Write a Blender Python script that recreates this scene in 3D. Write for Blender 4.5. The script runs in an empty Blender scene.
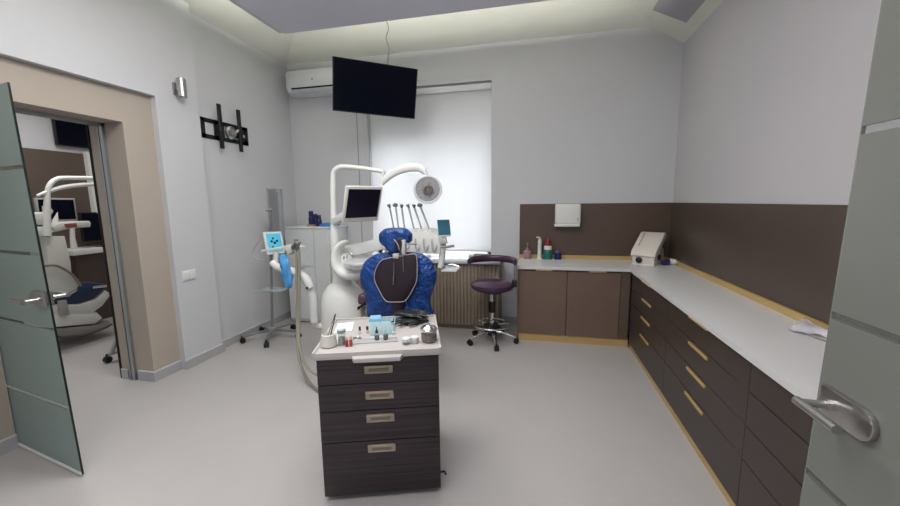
import bpy, bmesh, math, random
from mathutils import Vector, Matrix, noise
random.seed(7)
PI = math.pi
COL = bpy.context.scene.collection

# ------------------------------------------------------------------ camera solution
FPX = 373.8
CAM = Vector((0, 0, 1.646))
RT = Vector((0.97520599, 0.22094052, -0.01259233))
UP = Vector((-0.01787588, 0.13536253, 0.99063487))
FW = Vector((-0.22057592, 0.96584795, -0.13595585))
def ray(u, v): return RT * ((u - 450) / FPX) - UP * ((v - 253) / FPX) + FW
def at(u, v, Y): r = ray(u, v); return CAM + r * (Y / r.y)      # measured point on the vertical plane y = Y
def atx(u, v, X): r = ray(u, v); return CAM + r * (X / r.x)     # ... on the plane x = X
def atz(u, v, z): r = ray(u, v); return CAM + r * ((z - CAM.z) / r.z)

# ------------------------------------------------------------------ materials
def lin(h):
    h = h.lstrip('#'); c = [int(h[i:i + 2], 16) / 255 for i in (0, 2, 4)]
    return tuple(x / 12.92 if x <= .04045 else ((x + .055) / 1.055) ** 2.4 for x in c) + (1,)
MATS = {}
def mat(name, col, rough=.5, metal=0., var=.06, scale=6., bump=0., stretch=(1, 1, 1), emit=0., spec=.5, coat=0., trans=0., alpha=1., bscale=None, ior=1.45):
    if name in MATS: return MATS[name]
    m = bpy.data.materials.new(name); m.use_nodes = True
    nt = m.node_tree; N = nt.nodes; Lk = nt.links
    b = N['Principled BSDF']
    tc = N.new('ShaderNodeTexCoord'); mp = N.new('ShaderNodeMapping'); mp.inputs['Scale'].default_value = stretch
    nz = N.new('ShaderNodeTexNoise'); nz.inputs['Scale'].default_value = scale; nz.inputs['Detail'].default_value = 4
    rp = N.new('ShaderNodeValToRGB'); c = lin(col)
    lo = tuple(max(0, x * (1 - var)) for x in c[:3]) + (1,); hi = tuple(min(1, x * (1 + var)) for x in c[:3]) + (1,)
    rp.color_ramp.elements[0].position = .3; rp.color_ramp.elements[1].position = .7
    rp.color_ramp.elements[0].color = lo; rp.color_ramp.elements[1].color = hi
    Lk.new(tc.outputs['Object'], mp.inputs[0]); Lk.new(mp.outputs[0], nz.inputs['Vector'])
    Lk.new(nz.outputs['Fac'], rp.inputs[0]); Lk.new(rp.outputs[0], b.inputs['Base Color'])
    b.inputs['Roughness'].default_value = rough; b.inputs['Metallic'].default_value = metal
    b.inputs['Specular IOR Level'].default_value = spec; b.inputs['Coat Weight'].default_value = coat
    b.inputs['Transmission Weight'].default_value = trans; b.inputs['Alpha'].default_value = alpha; b.inputs['IOR'].default_value = ior
    if emit: b.inputs['Emission Color'].default_value = c; b.inputs['Emission Strength'].default_value = emit
    if bump:
        bp = N.new('ShaderNodeBump'); bp.inputs['Strength'].default_value = bump; bp.inputs['Distance'].default_value = .01 if bump < .85 else .017
        n2 = nz
        if bscale:
            n2 = N.new('ShaderNodeTexNoise'); n2.inputs['Scale'].default_value = bscale; Lk.new(mp.outputs[0], n2.inputs['Vector'])
        Lk.new(n2.outputs['Fac'], bp.inputs['Height']); Lk.new(bp.outputs[0], b.inputs['Normal'])
    MATS[name] = m; return m

def glass_mat(name, col, opacity, rough=.05):
    m = bpy.data.materials.new(name); m.use_nodes = True; nt = m.node_tree; N = nt.nodes; Lk = nt.links
    for n in list(N): N.remove(n)
    out = N.new('ShaderNodeOutputMaterial'); tr = N.new('ShaderNodeBsdfTransparent'); gl = N.new('ShaderNodeBsdfPrincipled')
    tr.inputs[0].default_value = tuple(.72 + .28 * x for x in lin(col)[:3]) + (1,)
    nz = N.new('ShaderNodeTexNoise'); nz.inputs['Scale'].default_value = 3
    rp = N.new('ShaderNodeValToRGB'); c = lin(col)
    rp.color_ramp.elements[0].color = tuple(x * .95 for x in c[:3]) + (1,); rp.color_ramp.elements[1].color = c
    Lk.new(nz.outputs['Fac'], rp.inputs[0]); Lk.new(rp.outputs[0], gl.inputs['Base Color'])
    gl.inputs['Roughness'].default_value = rough
    mx = N.new('ShaderNodeMixShader'); mx.inputs[0].default_value = opacity
    Lk.new(tr.outputs[0], mx.inputs[1]); Lk.new(gl.outputs[0], mx.inputs[2]); Lk.new(mx.outputs[0], out.inputs[0])
    MATS[name] = m; return m

def frosted_mat(name, col, thru):
    m = bpy.data.materials.new(name); m.use_nodes = True; nt = m.node_tree; N = nt.nodes; Lk = nt.links
    b = N['Principled BSDF']; out = N['Material Output']
    nz = N.new('ShaderNodeTexNoise'); nz.inputs['Scale'].default_value = 2
    rp = N.new('ShaderNodeValToRGB'); c = lin(col)
    rp.color_ramp.elements[0].color = tuple(x * .94 for x in c[:3]) + (1,); rp.color_ramp.elements[1].color = c
    Lk.new(nz.outputs['Fac'], rp.inputs[0]); Lk.new(rp.outputs[0], b.inputs['Base Color'])
    b.inputs['Roughness'].default_value = .28
    tl = N.new('ShaderNodeBsdfTranslucent'); Lk.new(rp.outputs[0], tl.inputs[0])
    mx = N.new('ShaderNodeMixShader'); mx.inputs[0].default_value = thru
    Lk.new(b.outputs[0], mx.inputs[1]); Lk.new(tl.outputs[0], mx.inputs[2]); Lk.new(mx.outputs[0], out.inputs[0])
    MATS[name] = m; return m

wall_m = mat('wall_paint', '#c5c5c8', .85, var=.015, scale=1.5)
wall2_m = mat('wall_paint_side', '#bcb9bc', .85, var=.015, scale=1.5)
ceil_m = mat('ceiling_paint', '#dcddd2', .9, var=.01)
panel_m = mat('ceiling_panel_paint', '#d3d2dd', .8, var=.01)
floor_m = mat('vinyl_floor', '#b0acab', .38, var=.02, scale=3, spec=.35)
base_m = mat('vinyl_skirting', '#a9a7a9', .5, var=.02)
basetop_m = mat('skirting_cap', '#c9c9cc', .5, var=.02)
beige_m = mat('beige_paint', '#aca196', .8, var=.015, scale=2)
alu_m = mat('brushed_aluminium', '#a3a5a6', .35, metal=.8, var=.05, scale=40, stretch=(1, 1, .05))
steel_m = mat('satin_steel', '#b5b2b0', .28, metal=.95, var=.05, scale=30)
chrome_m = mat('chrome', '#d5d5d8', .1, metal=1., var=.02)
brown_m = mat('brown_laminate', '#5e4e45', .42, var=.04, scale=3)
brownlit_m = mat('lit_brown_laminate', '#6e5b4f', .4, var=.04, scale=3)  # lighter copy of the brown laminate, light put into the colour
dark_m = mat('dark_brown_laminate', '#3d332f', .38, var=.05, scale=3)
splash_m = mat('splashback_brown', '#56463d', .33, var=.04, scale=3)
gold_m = mat('brushed_gold', '#bd9f68', .42, metal=.15, var=.06, scale=30, stretch=(.1, .1, 1))
count_m = mat('white_solid_surface', '#d0cfcf', .3, var=.01)
white_m = mat('white_plastic', '#dbdbd8', .35, var=.015)
white2_m = mat('cool_white_plastic', '#d8dadb', .3, var=.015)
cream_m = mat('cream_plastic', '#d0d0c8', .4, var=.02)
grey_m = mat('grey_plastic', '#8e9192', .45, var=.03)
black_m = mat('black_plastic', '#17171a', .4, var=.1)
screen_m = mat('dark_screen', '#070a18', .16, var=.2, scale=2, spec=.12)
screen2_m = mat('purple_dark_screen', '#1c1728', .14, var=.25, scale=3, spec=.25)
seam_m = mat('dark_gap', '#141211', .8, var=.05)
blue_m = mat('blue_film_cover', '#0a3c80', .3, var=.45, scale=22, bump=.9, bscale=38, spec=.6)
plum_m = mat('plum_upholstery', '#291c26', .42, var=.08)
stool_m = mat('aubergine_vinyl', '#452c44', .3, var=.08)
navy_m = mat('navy_vinyl', '#243152', .4, var=.08)
radm = mat('taupe_slats', '#9a8b7b', .6, var=.05, scale=10)
wire_m = mat('grey_hose', '#8a8678', .5, var=.05)
piping_m = mat('pale_piping', '#a99ca0', .5, var=.05)
blind_m = frosted_mat('blind_fabric', '#e6e6e8', .35)
frost_m = frosted_mat('frosted_green_glass', '#9aaba7', .3)
frost2_m = frosted_mat('frosted_grey_glass', '#8a8c86', .3)
clear_m = glass_mat('clear_glass', '#b4bbb8', .12, .02)
vial_m = glass_mat('vial_glass', '#d5dcdc', .15)
film_m = glass_mat('clear_film', '#ebe9f0', .6, .2)
sachet_m = glass_mat('teal_film', '#b5d8de', .5, .2)

def wood_mat():
    m = bpy.data.materials.new('zebrano_laminate'); m.use_nodes = True; nt = m.node_tree; N = nt.nodes; Lk = nt.links
    b = N['Principled BSDF']; tc = N.new('ShaderNodeTexCoord'); mp = N.new('ShaderNodeMapping'); mp.inputs['Scale'].default_value = (.7, .7, 55)
    nz = N.new('ShaderNodeTexNoise'); nz.inputs['Scale'].default_value = 1.6; nz.inputs['Detail'].default_value = 6; nz.inputs['Roughness'].default_value = .65
    rp = N.new('ShaderNodeValToRGB'); rp.color_ramp.elements[0].position = .36; rp.color_ramp.elements[0].color = lin('#161013')
    rp.color_ramp.elements[1].position = .66; rp.color_ramp.elements[1].color = lin('#37282f')
    Lk.new(tc.outputs['Object'], mp.inputs[0]); Lk.new(mp.outputs[0], nz.inputs['Vector']); Lk.new(nz.outputs['Fac'], rp.inputs[0]); Lk.new(rp.outputs[0], b.inputs['Base Color'])
    b.inputs['Roughness'].default_value = .4; return m
wood_m = wood_mat()

# ------------------------------------------------------------------ mesh helper
W = {}
class MB:
    def __init__(s): s.bm = bmesh.new()
    def _xf(s, vs, M):
        if M is not None:
            for v in vs: v.co = M @ v.co
    def box(s, mn, mx, bev=0, seg=2, M=None):
        mn, mx = Vector(mn), Vector(mx)
        r = bmesh.ops.create_cube(s.bm, size=1); vs = r['verts']
        c = (mn + mx) / 2; d = mx - mn
        for v in vs: v.co = Vector((v.co.x * d.x, v.co.y * d.y, v.co.z * d.z)) + c
        if bev:
            es = {e for v in vs for e in v.link_edges}
            rr = bmesh.ops.bevel(s.bm, geom=list(es), offset=bev, segments=seg, affect='EDGES', profile=.5)
            vs = list({v for f in rr['faces'] for v in f.verts} | {v for v in vs if v.is_valid})
        s._xf(vs, M); return s
    def _rings(s, rings, cap=True, closed=False):
        R = [[s.bm.verts.new(p) for p in r] for r in rings]; n = len(R[0])
        k = len(R)
        for i in range(k if closed else k - 1):
            a, b = R[i], R[(i + 1) % k]
            for j in range(n):
                try: s.bm.faces.new((a[j], a[(j + 1) % n], b[(j + 1) % n], b[j]))
                except ValueError: pass
        if cap and not closed:
            try: s.bm.faces.new(R[0][::-1]); s.bm.faces.new(R[-1])
            except ValueError: pass
        return s
    def tube(s, pts, r, n=10, smooth=0, closed=False, flat=None):
        pts = [Vector(p) for p in pts]
        rs = list(r) if isinstance(r, (list, tuple)) else [r] * len(pts)
        if smooth:
            P, Q = [], []
            m = len(pts)
            for i in range(m if closed else m - 1):
                g = (lambda k: pts[k % m]) if closed else (lambda k: pts[max(0, min(m - 1, k))])
                p0, p1, p2, p3 = g(i - 1), g(i), g(i + 1), g(i + 2)
                for t in range(smooth):
                    t /= smooth
                    P.append(.5 * ((2 * p1) + (p2 - p0) * t + (2 * p0 - 5 * p1 + 4 * p2 - p3) * t * t + (3 * p1 - p0 - 3 * p2 + p3) * t ** 3))
                    Q.append(rs[i] * (1 - t) + rs[(i + 1) % m] * t)
            if not closed: P.append(pts[-1]); Q.append(rs[-1])
            pts, rs = P, Q
        m = len(pts); rings = []; up = None
        for i in range(m):
            if closed: t = pts[(i + 1) % m] - pts[i - 1]
            else: t = pts[min(i + 1, m - 1)] - pts[max(i - 1, 0)]
            if t.length < 1e-9: t = Vector((0, 0, 1))
            t.normalize()
            if up is None:
                up = Vector((0, 0, 1)) if abs(t.z) < .9 else Vector((0, 1, 0))
            a = up - t * up.dot(t)
            if a.length < 1e-4: a = Vector((1, 0, 0)) - t * t.x
            a.normalize(); b = t.cross(a); up = a
            fa, fb = flat if flat else (1, 1)
            rings.append([pts[i] + a * (math.cos(2 * PI * k / n) * rs[i] * fa) + b * (math.sin(2 * PI * k / n) * rs[i] * fb) for k in range(n)])
        return s._rings(rings, closed=closed)
    def cone(s, p0, p1, r0, r1=None, n=20): return s.tube([p0, p1], [r0, r0 if r1 is None else r1], n)
    def bar(s, p0, p1, w, h, bev=0):
        p0, p1 = Vector(p0), Vector(p1); t = (p1 - p0); L = t.length; t.normalize()
        u = Vector((0, 0, 1)) if abs(t.z) < .95 else Vector((0, 1, 0))
        a = t.cross(u).normalized(); b = a.cross(t)
        M = Matrix(((a.x, t.x, b.x, p0.x), (a.y, t.y, b.y, p0.y), (a.z, t.z, b.z, p0.z), (0, 0, 0, 1)))
        return s.box((-w / 2, 0, -h / 2), (w / 2, L, h / 2), bev, M=M)
    def lathe(s, prof, c=(0, 0, 0), n=24, M=None):
        c = Vector(c); rings = []
        for r, z in prof:
            rings.append([Vector((math.cos(2 * PI * k / n) * max(r, 1e-4), math.sin(2 * PI * k / n) * max(r, 1e-4), z)) for k in range(n)])
        rings = [[(M @ p if M is not None else p) + c for p in r] for r in rings]
        return s._rings(rings)
    def prism(s, pts, vec, bev=0):
        vec = Vector(vec); a = [s.bm.verts.new(Vector(p)) for p in pts]; b = [s.bm.verts.new(Vector(p) + vec) for p in pts]
        n = len(a); fs = [s.bm.faces.new(a[::-1]), s.bm.faces.new(b)]
        for i in range(n): fs.append(s.bm.faces.new((a[i], a[(i + 1) % n], b[(i + 1) % n], b[i])))
        if bev:
            es = list({e for f in fs[:2] for e in f.edges})
            bmesh.ops.recalc_face_normals(s.bm, faces=fs)
            bmesh.ops.bevel(s.bm, geom=es, offset=bev, segments=2, affect='EDGES', profile=.5)
        return s
    def ell(s, c, rx, ry, rz, n=20, m=12, M=None):
        r = bmesh.ops.create_uvsphere(s.bm, u_segments=n, v_segments=m, radius=1)
        for v in r['verts']:
            p = Vector((v.co.x * rx, v.co.y * ry, v.co.z * rz)); v.co = (M @ p if M is not None else p) + Vector(c)
        return s
    def pillow(s, outline, d0, d1, wob=0, freq=10, nrm=Vector((0, 1, 0)), prof=((1, 0), (.96, .45), (.86, .8), (.65, 1), (.3, 1.06))):
        # outline: closed list of 3-D points in a plane; bulges d0 against and d1 along nrm
        P = [Vector(p) for p in outline]; c = sum(P, Vector()) / len(P)
        def ring(sc, off):
            out = []
            for p in P:
                q = c + (p - c) * sc + nrm * off
                if wob: q += nrm * (noise.noise(q * freq) * wob) + (p - c).normalized() * (noise.noise(q * freq * 1.3 + Vector((5, 2, 1))) * wob * .7)
                out.append(q)
            return out
        rings = [ring(sc, -d0 * k) for sc, k in reversed(prof)] + [ring(sc, d1 * k) for sc, k in prof[1:]]
        return s._rings(rings)
    def build(s, name, m, parent=None, sharp=38, label=None, cat=None, group=None, kind=None, loc=None, smooth=True):
        bm = s.bm
        bmesh.ops.remove_doubles(bm, verts=bm.verts, dist=1e-6)
        bmesh.ops.recalc_face_normals(bm, faces=bm.faces)
        if parent is not None: Mi = W[parent.name].inverted(); wm = W[parent.name]
        else:
            if loc is None:
                xs = [v.co.x for v in bm.verts]; ys = [v.co.y for v in bm.verts]; zs = [v.co.z for v in bm.verts]
                loc = Vector(((min(xs) + max(xs)) / 2, (min(ys) + max(ys)) / 2, min(zs)))
            if kind == 'structure': loc = Vector((0, 0, 0))
            Mi = Matrix.Translation(-Vector(loc)); wm = Matrix.Translation(loc)
        for v in bm.verts: v.co = Mi @ v.co
        ca = math.cos(math.radians(sharp))
        for f in bm.faces: f.smooth = smooth
        bm.normal_update()
        for e in bm.edges:
            if len(e.link_faces) != 2 or e.link_faces[0].normal.dot(e.link_faces[1].normal) < ca: e.smooth = False
        me = bpy.data.meshes.new(name); bm.to_mesh(me); bm.free()
        me.materials.append(m)
        o = bpy.data.objects.new(name, me); COL.objects.link(o)
        if parent is not None: o.parent = parent
        else: o.location = loc
        W[o.name] = wm
        if label: o['label'] = label
        if cat: o['category'] = cat
        if group: o['group'] = group
        if kind: o['kind'] = kind
        return o

def thing(name, label, cat, loc=(0, 0, 0), rz=0., group=None, kind=None):
    o = bpy.data.objects.new(name, None); COL.objects.link(o); o.empty_display_size = .05
    o.location = loc; o.rotation_euler = (0, 0, rz)
    W[o.name] = Matrix.Translation(Vector(loc)) @ Matrix.Rotation(rz, 4, 'Z')
    o['label'] = label; o['category'] = cat
    if group: o['group'] = group
    if kind: o['kind'] = kind
    return o
def B(mn, mx, bev=0, seg=2): return MB().box(mn, mx, bev, seg)
def struct(name, mb, m, parent=None, label=None):
    return mb.build(name, m, parent, kind=None if parent else 'structure', label=label, sharp=30, smooth=False)
def dup(root, loc, rz=None, label=None):
    r = root.copy(); COL.objects.link(r); r.location = loc
    if rz is not None: r.rotation_euler = (0, 0, rz)
    if label: r['label'] = label
    for ch in list(root.children):
        c = ch.copy(); COL.objects.link(c); c.parent = r
        for g in list(ch.children):
            q = g.copy(); COL.objects.link(q); q.parent = c
    return r
def smooth_outline(pts, k=4):
    m = len(pts); P = [Vector(p) for p in pts]; out = []
    for i in range(m):
        p0, p1, p2, p3 = P[i - 1], P[i], P[(i + 1) % m], P[(i + 2) % m]
        for t in range(k):
            t /= k
            out.append(.5 * ((2 * p1) + (p2 - p0) * t + (2 * p0 - 5 * p1 + 4 * p2 - p3) * t * t + (3 * p1 - p0 - 3 * p2 + p3) * t ** 3))
    return out

# ================================================================== SETTING
YB, XR, ZC = 4.98, 1.60, 3.60
XA, XB = -3.41, -3.485           # the near and the set-back face of the left wall
struct('floor', B((-7.2, -1.2, -.1), (2.2, 5.6, 0)), floor_m)
# coved ceiling: slopes up from the wall heads to a flat centre above the hung panel
cm0 = MB()  # slope shaped to let the cove lights brighten the visible band
o_ = [Vector(q) for q in ((-3.52, -1.2, 3.593), (-3.52, 5.0, 3.593), (1.30, 5.0, 3.593), (1.30, -1.2, 3.593))]
i_ = [Vector(q) for q in ((-2.3, -1.2, 4.0), (-2.3, 3.78, 4.0), (.15, 3.78, 4.0), (.15, -1.2, 4.0))]
for q in ((o_[0], o_[1], i_[1], i_[0]), (o_[1], o_[2], i_[2], i_[1]), (o_[2], o_[3], i_[3], i_[2]), (i_[0], i_[1], i_[2], i_[3])):
    cm0.prism(list(q), Vector((0, 0, .05)))
struct('ceiling', cm0, ceil_m)
# hung panel with a stepped left edge
pm = MB(); pm.box((-2.66, -1.0, 3.45), (.95, 3.80, 3.51))
p_ = struct('ceiling_panel', pm, panel_m); p_.name = 'ceiling.001'; W['ceiling.001'] = W['ceiling_panel']
lp_ = MB(); lp_.box((-2.72, -1.0, 3.462), (-2.66, 3.80, 3.515)); lp_.box((-2.665, -1.0, 3.50), (-2.655, 3.80, 3.538)); lp_.box((-2.66, 3.79, 3.50), (.95, 3.80, 3.538)); lp_.box((.94, -1.0, 3.50), (.95, 3.80, 3.538))  # upright lips added to keep the cove light off the walls
struct('trim_1', lp_, wall_m)
# sloped cove over the right wall and the lilac panel set on it
struct('trim_2', MB().prism([(1.6, -1.2, 3.385), (1.22, -1.2, 3.605), (1.62, -1.2, 3.605)], (0, 6.2, 0)), ceil_m)
sl = lambda x: 3.605 - (x - 1.22) * .579
struct('trim_3', MB().prism([(1.17, 4.62, sl(1.17) - .004), (1.485, 4.57, sl(1.485) - .004), (1.485, .4, sl(1.485) - .004), (1.17, .4, sl(1.17) - .004)], (-.006, 0, -.01)), mat('lilac_grey_paint', '#a5a1a8', .8, var=.01))
# back wall with the window niche
NX0, NX1, NZ = -2.285, -.572, 3.165
wb = MB()
wb.box((XB - .3, YB, 0), (NX0, YB + .3, ZC)); wb.box((NX1, YB, 0), (XR + .3, YB + .3, ZC))
wb.box((NX0, YB, NZ), (NX1, YB + .3, ZC)); wb.box((NX0, YB, 0), (NX1, YB + .3, .86))
struct('wall_back', wb, wall_m)
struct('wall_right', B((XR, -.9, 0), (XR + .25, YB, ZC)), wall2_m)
wl = MB()
wl.box((-3.86, 2.90, 0), (XA, 3.36, ZC + .1)); wl.box((-3.86, 3.36, 0), (XB, YB, ZC)); wl.box((-3.86, .7, 2.64), (XA, 2.90, ZC + .1)); wl.box((-3.86, -1.2, 0), (XA, .7, ZC + .1))
struct('wall_left', wl, wall_m)
# beige door surround set back in the left wall
sm_ = MB(); RX = -3.47; DY0, DY1, DZ = 1.66, 2.63, 2.36
sm_.box((-3.86, DY1, 0), (RX, 2.90, 2.64)); sm_.box((-3.86, .7, 0), (RX, DY0, 2.64)); sm_.box((-3.86, DY0, DZ), (RX, DY1, 2.64))
struct('trim_4', sm_, beige_m)
fr = MB()
fr.box((-3.735, DY1 - .024, 0), (-3.722, DY1, DZ)); fr.box((-3.71, DY1 - .024, 0), (-3.675, DY1, DZ)); fr.box((-3.722, DY1 - .010, 0), (-3.71, DY1, DZ))
fr.box((-3.735, DY0, DZ - .028), (-3.722, DY1, DZ)); fr.box((-3.71, DY0, DZ - .028), (-3.675, DY1, DZ)); fr.box((-3.722, DY0, DZ - .012), (-3.71, DY1, DZ))
fr.box((-3.735, DY0, 0), (-3.675, DY0 + .024, DZ))
struct('trim_5', fr, alu_m)
struct('trim_6', B((-3.87, DY1 - .012, 0), (-3.855, DY1 + .0, DZ)), seam_m)
# skirtings
def skirt(name, segs):
    a = MB()
    for x0, y0, x1, y1 in segs: a.box((x0, y0, 0), (x1, y1, .088))
    o = struct(name, a, base_m)
    c = MB()
    for x0, y0, x1, y1 in segs: c.box((x0, y0, .088), (x1, y1, .098))
    c.build('skirting_cap', basetop_m, o)
t = .012
skirt('baseboard_left', [(XA, 2.90 - t, XA + t, 3.36 + t), (XB, 3.36, XB + t, YB), (RX, DY1, RX + t, 2.90), (-3.655, DY1 - t, RX + t, DY1), (RX, .7, RX + t, DY0), (-3.855, DY1 - t, -3.775, DY1)])
skirt('baseboard_back', [(NX1, YB - t, -.2, YB), (XB, YB - t, NX0, YB)])
# window
win = MB(); 
for a, b in (((NX0, NX0 + .07), None), ((NX1 - .07, NX1), None), ((-1.53, -1.46), None)):
    win.box((a[0], YB + .2, .9), (a[1], YB + .27, NZ))
win.box((NX0, YB + .2, .9), (NX1, YB + .27, .97)); win.box((NX0, YB + .2, NZ - .07), (NX1, YB + .27, NZ))
wo = struct('window_1', win, white_m)
B((NX0 + .05, YB + .23, .95), (NX1 - .05, YB + .236, NZ - .05)).build('pane', clear_m, wo)
# ---------------- doors
def bandz(k): return (.44, .93, 1.375, 1.87) if k == 1 else (.30, .80, 1.308, 1.82)
# left door: hinged on the near jamb and swung 90 degrees into the room
hp, fp = Vector((-3.62, 1.70, 0)), Vector((-2.685, 1.543, 0))
dd = (fp - hp).normalized(); dn = Vector((dd.y, -dd.x, 0))
def door_mesh(hp, dd, dn, Lw, zs, which, th=.010, lean=0.):
    mb = MB()
    rng = range(0, len(zs) - 1, 2) if which == 'frost' else range(1, len(zs) - 1, 2)
    for i in rng:
        mb.prism([hp + Vector((0, 0, zs[i])), hp + dd * (Lw - lean * zs[i]) + Vector((0, 0, zs[i])), hp + dd * (Lw - lean * zs[i + 1]) + Vector((0, 0, zs[i + 1])), hp + Vector((0, 0, zs[i + 1]))], dn * th)
    return mb
edge_m = mat('dark_glass_edge', '#1c2422', .2, var=.05)
lever_m = steel_m
def make_door(name, hp, dd, dn, Lw, fm, em, side, hz, ztop, lean=0., off=.088):
    zs = [.012] + [z for b in bandz(side) for z in (b - .011, b + .011)] + [ztop]
    o = struct(name, door_mesh(hp, dd, dn, Lw, zs, 'frost', lean=lean), fm)
    door_mesh(hp, dd, dn, Lw, zs, 'clear', lean=lean).build('clear_band', clear_m, o)
    e = MB(); e.prism([hp + dd * Lw + Vector((0, 0, .012)), hp + dd * (Lw + .003) + Vector((0, 0, .012)), hp + dd * (Lw + .003 - lean * ztop) + Vector((0, 0, ztop)), hp + dd * (Lw - lean * ztop) + Vector((0, 0, ztop))], dn * .010)
    e.build('glass_edge', em, o)
    b = MB(); b.prism([hp + Vector((0, 0, .012)), hp + dd * Lw + Vector((0, 0, .012)), hp + dd * Lw + Vector((0, 0, .03)), hp + Vector((0, 0, .03))], dn * .016)
    b.build('bottom_seal', white_m, o)
    for z in (.25, ztop - .3):
        h = MB(); h.prism([hp - dd * .02 + Vector((0, 0, z - .05)) - dn * .01, hp + dd * .06 + Vector((0, 0, z - .05)) - dn * .01, hp + dd * .06 + Vector((0, 0, z + .05)) - dn * .01, hp - dd * .02 + Vector((0, 0, z + .05)) - dn * .01], dn * .03)
        h.build('hinge', steel_m, o)
    for sgn in (1, -1):
        n = dn * sgn; base = hp + dd * (Lw - off - lean * hz) + Vector((0, 0, hz)) + (dn * .010 if sgn > 0 else Vector())
        # long rounded plate
        pl = MB(); pts = []
        R, half = .043, .045
        for k in range(13):
            a = -PI / 2 + PI * k / 12; pts.append(base + dd * 0 + dd * (-(half) - R * math.cos(a)) + Vector((0, 0, R * math.sin(a))))
        for (s_, q) in ((.095, R * .93), ):
            pts.append(base + dd * (.086) + Vector((0, 0, R))); pts.append(base + dd * (.086) + Vector((0, 0, -R)))
        pl.prism(pts, n * .016, .003); lp = pl.build('handle_plate', steel_m, o)
        lv = MB(); c = base + dd * .045
        lv.tube([c + n * .014, c + n * .100], .0105, 14)
        lv.tube([c + n * .092 + dd * .012, c + n * .092 - dd * .135], .0125, 14)
        lv.tube([c + n * .014, c + n * .03], .016, 16); lv.build('lever', steel_m, lp)
    return o
d1 = make_door('door_1', hp, dd, dn, (fp - hp).length, frost_m, edge_m, 1, 1.115, 2.32, .054)
# right door: open, edge towards the counter, running back past the camera
hp2, fp2 = Vector((.87, .33, 0)), Vector((.85, 1.315, 0))
dd2 = (fp2 - hp2).normalized(); dn2 = Vector((-dd2.y, dd2.x, 0))
edge2_m = mat('pale_glass_edge', '#7f847c', .25, var=.05)
d2 = make_door('door_2', hp2, dd2, dn2, (fp2 - hp2).length, frost2_m, edge2_m, 2, 1.062, 2.6, .038, .115)
struct('trim_9', B((-2.445, YB - .006, .92), (-2.435, YB, 3.1)), grey_m)
# ================================================================== RIGHT HAND FITTED UNITS
CT = .90          # worktop height
FX, FY = 1.04, 4.35   # cabinet fronts
# splashback panels
t_ = thing('splashback', 'dark brown splashback panels above the white worktop', 'splashback', (1.2, YB, .95))
B((-.196, YB - .012, .905), (XR - .012, YB - .001, 1.603)).build('back_panel', splash_m, t_)
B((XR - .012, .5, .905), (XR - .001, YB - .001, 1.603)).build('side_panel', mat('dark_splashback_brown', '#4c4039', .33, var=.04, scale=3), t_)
# worktop
wt = thing('worktop', 'white L-shaped worktop with a built-in sink along two walls', 'worktop', (1.2, 4.4, CT))
BX0, BX1, BY0, BY1 = -.10, .36, 4.50, 4.84
w = MB(); z0 = CT - .036
g_ = .009
w.box((-.196, FY - .02, z0), (BX0 - g_, YB - .013, CT)); w.box((BX1 + g_, FY - .02, z0), (XR - .013, YB - .013, CT))
w.box((BX0 - g_, FY - .02, z0), (BX1 + g_, BY0 - g_, CT)); w.box((BX0 - g_, BY1 + g_, z0), (BX1 + g_, YB - .013, CT))
w.box((FX - .02, .45, z0), (XR - .013, FY - .02, CT)); w.build('slab', count_m, wt)
bs = MB(); h = .04
r4 = lambda g, z: [Vector((BX0 - g, BY0 - g, z)), Vector((BX1 + g, BY0 - g, z)), Vector((BX1 + g, BY1 + g, z)), Vector((BX0 - g, BY1 + g, z))]
bs._rings([r4(.012, CT + .0005), r4(.010, CT + .003), r4(0, CT + .003), r4(-.03, CT - h + .005), r4(-.1, CT - h + .003)])
so = bs.build('sink_basin', count_m, wt)
MB().lathe([(0, 0), (.022, 0), (.022, .012), (.012, .012), (0, .006)], (.06, BY1 - .06, CT - .034)).build('overflow', chrome_m, so)
u_ = MB(); u_.box((-.196, YB - .032, CT), (XR - .013, YB - .013, .948)); u_.box((XR - .032, .55, CT), (XR - .013, YB - .032, .948)); u_.build('upstand', gold_m, wt)
# sink cabinet
sc = thing('sink_cabinet', 'brown two-door base cabinet under the sink, gold plinth', 'cabinet', (.4, 4.6, 0))
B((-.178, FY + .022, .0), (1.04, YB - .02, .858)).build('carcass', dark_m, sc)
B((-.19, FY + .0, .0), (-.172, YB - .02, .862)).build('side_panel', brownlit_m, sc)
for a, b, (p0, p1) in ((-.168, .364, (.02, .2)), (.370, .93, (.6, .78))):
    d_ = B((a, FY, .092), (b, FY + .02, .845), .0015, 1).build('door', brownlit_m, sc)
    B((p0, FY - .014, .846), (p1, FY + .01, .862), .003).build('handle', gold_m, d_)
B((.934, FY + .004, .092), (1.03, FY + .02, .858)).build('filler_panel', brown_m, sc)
B((-.172, FY + .014, .0), (1.04, FY + .021, .088)).build('plinth', gold_m, sc)
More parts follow.
